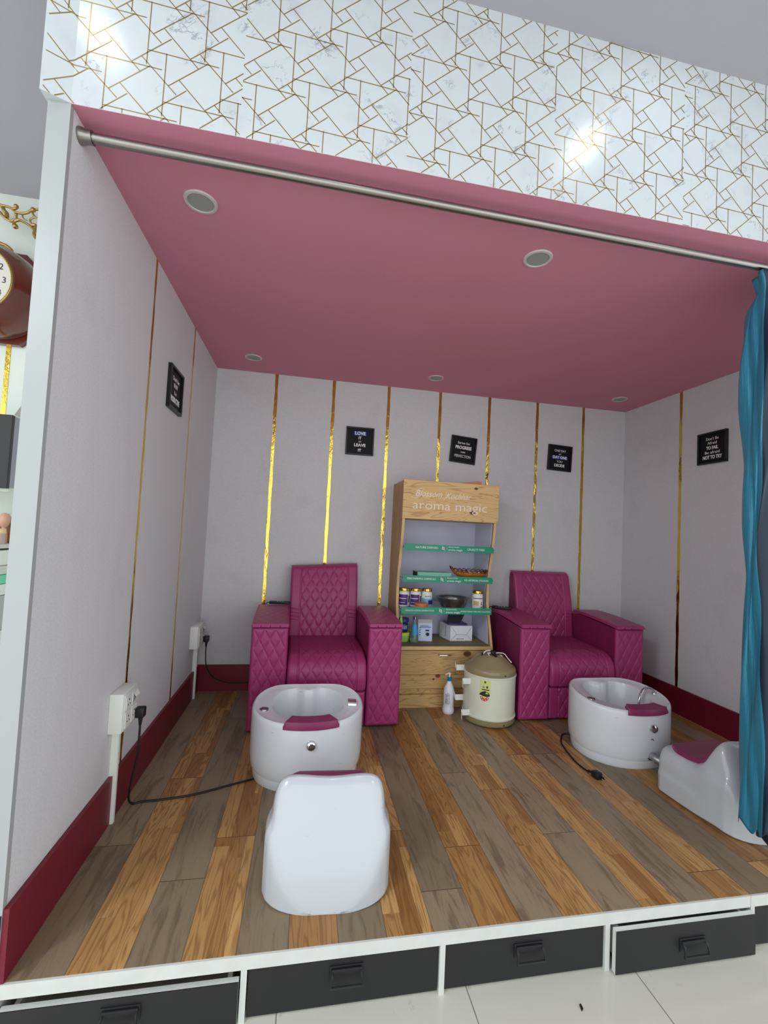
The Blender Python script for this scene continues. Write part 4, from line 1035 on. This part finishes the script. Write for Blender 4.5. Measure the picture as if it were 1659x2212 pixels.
# ------------------------------------------------------------------ switch boxes, conduits, cables
def swbox(y0, y1, z0, z1, lab, near):
    t = thing('switch_box', lab, 'socket box', (0,(y0+y1)/2,z0), 'white socket boxes on the left wall')
    MB().box(0, .048, y0, y1, z0, z1, b=.003).obj('housing', M_WPL, t, True)
    MB().box(.048, .053, y0+.006, y1-.006, z0+.006, z1-.006, b=.002).obj('cover_plate', M_WPL2, t, True)
    ym = (y0+y1)/2; zm = (z0+z1)/2+.004; g_ = .004
    for (a, b_, c_, d_) in ((y0+.012,ym-g_,zm+g_,z1-.016),(ym+g_,y1-.012,zm+g_,z1-.016),(y0+.012,ym-g_,z0+.014,zm-g_),(ym+g_,y1-.012,z0+.014,zm-g_)):
        up = c_ > zm
        m_ = MB(); m_.box(.053,.056,a,b_,c_,d_,b=.001)
        q = m_.obj('socket_module', M_WPL, t)
        yy, zz = (a+b_)/2, (c_+d_)/2
        h = MB()
        if up and a > ym: 
            h.add([(.057,a+.004,c_+.004),(.057,b_-.002,c_+.004),(.066,b_-.002,zz+.004),(.066,a+.004,zz+.004),(.057,a+.004,d_-.004),(.057,b_-.002,d_-.004)], [(0,1,2,3),(3,2,5,4)]); h.obj('rocker', M_WPL, q)
        else:
            for dy, dz, r_ in ((0,.010,.0032),(-.009,-.008,.0025),(.009,-.008,.0025)): h.lathe([(.0,.0),(r_,.0),(r_,.0012)], (.0561,yy+dy,zz+dz), 12, ax='x')
            h.obj('socket_hole', M_TXTD, q)
    return t
swbox(.531,.662,.352,.497,'white socket box on the left wall nearest the opening, black plug in it',1)
swbox(1.672,1.832,.350,.492,'small white socket box on the left wall near the back corner',2)
def conduit(y, z1, lab, w=.022):
    b = MB(); b.box(.0,.024,y-w/2,y+w/2,.0,z1,b=.001); b.box(.024,.0252,y-w*.3,y+w*.3,.0,z1)
    props(b.obj('cable_trunking', M_WPL), lab, 'cable trunking', 'white cable trunkings on the left wall')
conduit(.588,.352,'white cable trunking running down from the nearer socket box to the floor')
conduit(1.80,.350,'white cable trunking running down from the further socket box')
def lead(pts, plug, pd, lab, r=.0042):
    t = thing('power_cable', lab, 'cable', pts[0], 'black power cables')
    b = MB(); b.tube(pts, r, 8, sub=8); b.obj('cord', M_CAB, t, True)
    b = MB(); px, py, pz = plug
    if pd == 'wall': b.box(px, px+.034, py-.016, py+.016, pz-.018, pz+.022, b=.006); b.tube([(px+.018,py,pz-.015),(px+.018,py,pz-.050)], .008, 10, sub=1, taper=(1.2,.6))
    else:
        k = len(b.v); b.box(-.018,.022,-.018,.018,.002,.034,b=.007); b.tube([(-.018,0,.016),(-.05,0,.010)], .008, 8, sub=1, taper=(1,.6))
        for yy in (-.009,.009): b.tube([(.022,yy,.014),(.040,yy,.014)], .0025, 6, sub=1)
        b.tube([(.022,0,.024),(.043,0,.024)], .003, 6, sub=1)
        b.xf(Matrix.Translation(plug) @ Matrix.Rotation(R(pd), 4, 'Z'), k)
    b.obj('plug', M_CAB, t, True)
    return t
lead([(.075,.645,.345),(.075,.645,.29),(.072,.650,.22),(.055,.655,.12),(.045,.668,.04),(.055,.690,.0055),(.085,.702,.0045),(.16,.708,.0045),(.28,.732,.0045),(.42,.789,.0045),(.50,.822,.0045),(.512,.828,.0045)], (.057,.645,.385), 'wall', 'black cable from the nearer wall socket across the floor to the left basin')
lead([(.075,1.80,.34),(.076,1.80,.28),(.085,1.81,.20),(.13,1.84,.12),(.22,1.87,.075),(.33,1.88,.07),(.43,1.885,.06)], (.057,1.80,.385), 'wall', 'black cable from the further wall socket to behind the left armchair', .0036)
lead([(2.288,1.118,.010),(2.258,1.134,.0045),(2.234,1.124,.0045),(2.206,1.090,.0045),(2.165,1.02,.0045),(2.135,.90,.0045),(2.125,.80,.0045),(2.131,.735,.006)], (2.140,.690,0), -80, 'short black cable lying beside the right basin with its plug loose')

b = MB(); b.add([(1.520,-.098,FZ+.001),(1.527,-.094,FZ+.004),(1.531,-.078,FZ+.001),(1.523,-.082,FZ+.003),(1.520,-.098,FZ+.0005),(1.531,-.078,FZ+.0005)], [(0,1,2,3),(0,4,5,1),(4,3,2,5)])
props(b.obj('leaf_scrap', M_CAB), 'tiny dark scrap lying on the pale salon floor tiles', 'scrap')
# ------------------------------------------------------------------ next room seen past the left column
YW = 1.3
o = MB().box(-.915,-.892,YW-.002,YW,FZ,CZ-.31).obj('gold_strip', M_TAPE); props(o, 'gold strip on the cream wall behind the clock', 'wall strip')
t = thing('wall_clock', 'large mahogany wall clock with a round white dial', 'clock', (-.94,YW,2.265))
KX, KZ = -.94, 2.265
b = MB(); b.lathe([(.0,0),(.222,0),(.228,-.02),(.226,-.06),(.212,-.13),(.196,-.15),(.190,-.17),(.178,-.18),(.172,-.19),(.165,-.19),(.0,-.186)], (KX,YW-.03,KZ), 64, ax='y'); b.obj('case', M_MAHOG, t, True)
b = MB(); b.prism([(KX+.262*math.cos(R(22.5+45*k)), KZ+.262*math.sin(R(22.5+45*k))) for k in range(8)], YW-.03, YW, 'y'); b.obj('back_board', M_MAHOG, t)
MB().lathe([(.0,-.1905),(.158,-.1905),(.158,-.1895)], (KX,YW-.03,KZ), 48, ax='y').obj('dial', M_DIAL, t)
b = MB(); b.torus((KX,YW-.221,KZ), .162, .0055, 64, 8, 'y')
for k in range(96): 
    a = 2*PI*k/96; b.box(KX+.162*math.cos(a)-.0018, KX+.162*math.cos(a)+.0018, YW-.2285, YW-.226, KZ+.162*math.sin(a)-.0018, KZ+.162*math.sin(a)+.0018)
b.obj('bead_ring', M_GOLD, t, True)
T = [text(str(n_), .042, M_TXTD, t, (KX+.128*math.sin(R(30*n_)), YW-.2212, KZ+.128*math.cos(R(30*n_))), R_BACK, ext=.0004) for n_ in range(1, 13)]
for q in T: q.name = 'numeral'
b = MB(); b.tube([(KX,YW-.223,KZ),(KX-.06,YW-.223,KZ+.05)], .003, 5, sub=1).tube([(KX,YW-.223,KZ),(KX-.03,YW-.223,KZ-.10)], .002, 5, sub=1); b.obj('clock_hand', M_TXTD, t)
b = MB(); b.tube([(KX-.02,YW-.12,KZ+.235),(KX+.005,YW-.12,KZ+.245),(KX+.04,YW-.12,KZ+.232),(KX+.06,YW-.12,KZ+.226),(KX+.085,YW-.12,KZ+.205),(KX+.078,YW-.12,KZ+.192),(KX+.055,YW-.12,KZ+.205),(KX+.03,YW-.12,KZ+.215)], .008, 8); b.obj('crest', M_GOLD, t, True)
# gilt scroll ornament
t = thing('wall_ornament', 'gilt scrollwork wall ornament above the clock', 'wall ornament', (-.85,1.2,2.65))
G = [([(-.976,2.712),(-.946,2.711),(-.927,2.707),(-.907,2.706),(-.885,2.7),(-.867,2.684),(-.842,2.681),(-.815,2.689),(-.792,2.708),(-.763,2.716),(-.72,2.71)],.0062),
([(-.97,2.69),(-.935,2.672),(-.921,2.655),(-.901,2.639),(-.88,2.633),(-.867,2.645),(-.846,2.646),(-.824,2.638),(-.802,2.627),(-.78,2.609),(-.75,2.57)],.0062),
([(-.846,2.646),(-.862,2.639),(-.869,2.625),(-.864,2.609),(-.851,2.606)],.0075),([(-.887,2.7),(-.869,2.701),(-.861,2.712),(-.868,2.718)],.0065),
([(-.832,2.683),(-.833,2.666),(-.823,2.653),(-.812,2.65)],.0035),([(-.759,2.665),(-.779,2.676),(-.79,2.693),(-.796,2.709),(-.786,2.716),(-.775,2.713)],.005),
([(-.778,2.673),(-.792,2.663),(-.798,2.648),(-.788,2.635)],.0045),([(-.786,2.63),(-.769,2.628),(-.771,2.603),(-.774,2.583),(-.764,2.565)],.009),
([(-.925,2.698),(-.917,2.682),(-.904,2.668),(-.904,2.648)],.0095),([(-.867,2.674),(-.859,2.661),(-.86,2.646)],.004)]
b = MB()
for g_, r_ in G: b.tube([(x, 1.2, z) for x, z in g_], r_, 8, sub=5)
for x, z, r_ in ((-.863,2.712,.011),(-.786,2.708,.012),(-.860,2.608,.013),(-.861,2.668,.008)):
    b.lathe([(r_*math.sin(PI*k/8), -r_*math.cos(PI*k/8)) for k in range(9)], (x,1.197,z), 14, ax='y')
b.tube([(-.97,1.2,2.70),(-.97,1.3,2.70)], .006, 6, sub=1)
b.obj('scrollwork', M_GOLD, t, True)
# black screen in a white housing
t = thing('wall_monitor', 'black screen on a white wall box beyond the white column', 'monitor', (-.9,1.15,1.25))
MB().box(-1.25,-.668,.985,1.005,1.262,1.600,b=.003).obj('screen', M_BLACK, t)
b = MB(); b.box(-1.25,-.674,1.005,1.045,1.266,1.598); b.obj('grey_frame', mat('grey_aluminium', (150,150,162), .35, .3), t)
b = MB(); b.box(-1.25,-.694,1.045,1.105,1.250,1.612,b=.002); b.box(-1.2,-.90,1.105,1.299,1.30,1.56); b.obj('housing', M_CREAM, t)
o = MB().add([(-.80,1.20,1.63),(-.69,1.20,1.63),(-.69,1.20,1.80),(-.75,1.20,1.72),(-.80,1.206,1.63),(-.69,1.206,1.63),(-.69,1.206,1.80),(-.75,1.206,1.72)], [(0,1,2,3),(7,6,5,4),(0,1,5,4),(1,2,6,5),(2,3,7,6),(3,0,4,7)]).obj('grey_card', mat('grey_striped_card', (150,150,146), .6, mottle=.1, mscale=60))
props(o, 'grey card leaning on top of the white wall box', 'card')
# shelf with goods below the monitor
o = MB().box(-1.6,-.70,.98,1.295,.985,1.005,b=.002).obj('wall_shelf', M_EDGE); props(o, 'white shelf board below the black screen', 'shelf')
t = thing('wooden_cabinet', 'small brown wooden box standing on the white shelf', 'box', (-.74,1.2,1.005))
MB().box(-.84,-.712,1.15,1.28,1.005,1.118,b=.002).obj('body', mat('brown_veneer', (138,86,46), .5, mottle=.12, mscale=12), t)
MB().box(-.845,-.708,1.145,1.285,1.118,1.127,b=.001).obj('lid', mat('brown_veneer_dark', (98,58,34), .5), t)
t = thing('powder_jar', 'small jar with a cream lid on the white shelf', 'jar', (-.722,1.06,1.005))
MB().lathe([(.0,0),(.022,0),(.024,.004),(.024,.052),(.0,.054)], (-.722,1.05,1.005), 24).obj('body', mat('rosy_jar', (186,160,150), .25), t, True)
MB().lathe([(.025,.050),(.026,.052),(.026,.070),(.0,.072)], (-.722,1.05,1.005), 24).obj('lid', mat('cream_lid', (222,192,140), .4), t, True)
o = MB().lathe([(.0,0),(.016,.0),(.014,.05),(.008,.075),(.016,.085),(.024,.105),(.024,.125),(.014,.142),(.0,.145)], (-.745,1.12,1.005), 20).obj('perfume_bottle', mat('rosy_bottle', (196,152,128), .4), None, True)
props(o, 'rosy bottle with a round stopper behind the cream-lidded jar', 'bottle')
ST = [('white_tray',.905,.975,M_WPL,'white tray directly under the white shelf board','tray'),('white_box',.862,.903,mat('grey_white_box',(206,208,200),.4),'grey-white flat box under the white tray','box'),
      ('mint_box',.818,.860,mat('mint_box',(110,210,170),.4),'mint green box in the stack beyond the column','box'),('white_box',.765,.816,M_WPL,'plain white box under the mint green one','box'),
      ('grey_bin',.60,.763,mat('grey_bin',(176,178,178),.4),'grey bin at the bottom of the stack beyond the column','bin'),('white_bin',.40,.598,M_WPL,'white bin lowest beyond the column','bin')]
for nm, z0, z1, m_, lab, ct in ST:
    props(MB().box(-1.2,-.705,1.0,1.26,z0,z1,b=.004).obj(nm, m_, None, True), lab, ct)
o = MB().box(-1.25,-.70,.99,1.29,FZ,.399,b=.002).obj('storage_cabinet', M_WPL); props(o, 'white storage cabinet standing behind the column', 'cabinet')

# ------------------------------------------------------------------ salon ceiling lamps (lit) and other light
M_LAMP = mat('lit_diffuser', (255,255,255), .5, emit=(235,242,255), estr=4.5)
def lamp(x, y, power, lab, r=.055, spread=180, col=(.86,.93,1.0)):
    t = thing('ceiling_lamp', lab, 'ceiling light', (x,y,CZ), 'lit lamps in the salon ceiling')
    MB().lathe([(r,0),(r,-.006),(r+.012,-.006),(r+.015,0)], (x,y,CZ), 32).obj('trim_ring', M_WPL, t, True)
    MB().lathe([(.0,-.003),(r,-.003),(r,0)], (x,y,CZ), 32).obj('diffuser', M_LAMP, t)
    L = bpy.data.lights.new('lamp_light', 'AREA'); L.shape = 'DISK'; L.size = r*2; L.energy = power; L.color = col; L.spread = R(spread)
    o = bpy.data.objects.new('lamp_light', L); C.objects.link(o); o.location = (x,y,CZ-.012); o['kind'] = 'structure'
LP = 1.1
lamp(1.75,-.36,LP,'round lamp in the salon ceiling above the right of the marble fascia')
lamp(-.12,-.36,LP*.8,'round lamp in the salon ceiling above the left end of the fascia')
lamp(.8,-.95,LP*1.1,'round lamp in the salon ceiling in front of the alcove centre')
lamp(2.6,-.95,LP*1.1,'round lamp in the salon ceiling in front of the alcove right side')
lamp(-1.0,-.6,LP*1.6,'round lamp in the salon ceiling left of the alcove')
def panel(x, y, sx, sy, power, lab):
    t = thing('unseen_ceiling_panel', lab, 'ceiling light', (x,y,CZ), 'lit panels in the salon ceiling')
    MB().box(x-sx/2-.02,x+sx/2+.02,y-sy/2-.02,y+sy/2+.02,CZ-.012,CZ).obj('frame', M_WPL, t)
    MB().box(x-sx/2,x+sx/2,y-sy/2,y+sy/2,CZ-.014,CZ-.012).obj('diffuser', M_LAMP, t)
    L = bpy.data.lights.new('panel_light', 'AREA'); L.shape = 'RECTANGLE'; L.size = sx; L.size_y = sy; L.energy = power; L.color = (.90,.95,1.0)
    o = bpy.data.objects.new('panel_light', L); C.objects.link(o); o.location = (x,y,CZ-.02); o['kind'] = 'structure'
PP = 10
panel(-1.5,-1.9,.6,.6,PP*6.5,'unseen square panel added in the salon ceiling out to the left of the alcove')  # added, unseen panel; brightens the right wall through the opening
panel(2.6,-2.6,.6,.6,PP*.5,'square lit panel in the salon ceiling behind the viewer at right')

w = bpy.data.worlds.new('World'); S.world = w; w.use_nodes = True
w.node_tree.nodes['Background'].inputs[0].default_value = (.93,.97,1.0,1); w.node_tree.nodes['Background'].inputs[1].default_value = 2.05

# ------------------------------------------------------------------ camera
cam = bpy.data.cameras.new('camera'); co = bpy.data.objects.new('camera', cam); C.objects.link(co)
cam.sensor_fit = 'HORIZONTAL'; cam.sensor_width = 36; cam.lens = 36*935.345/1659; cam.clip_start = .02; cam.clip_end = 60
co.location = (.67943,-1.25,1.14987); co.rotation_euler = (1.615928,-.048715,-.178426)
S.camera = co
S.view_settings.view_transform = 'Standard'; S.view_settings.look = 'None'; S.view_settings.gamma = 1; S.view_settings.use_curve_mapping = False
S.view_settings.exposure = 0.0
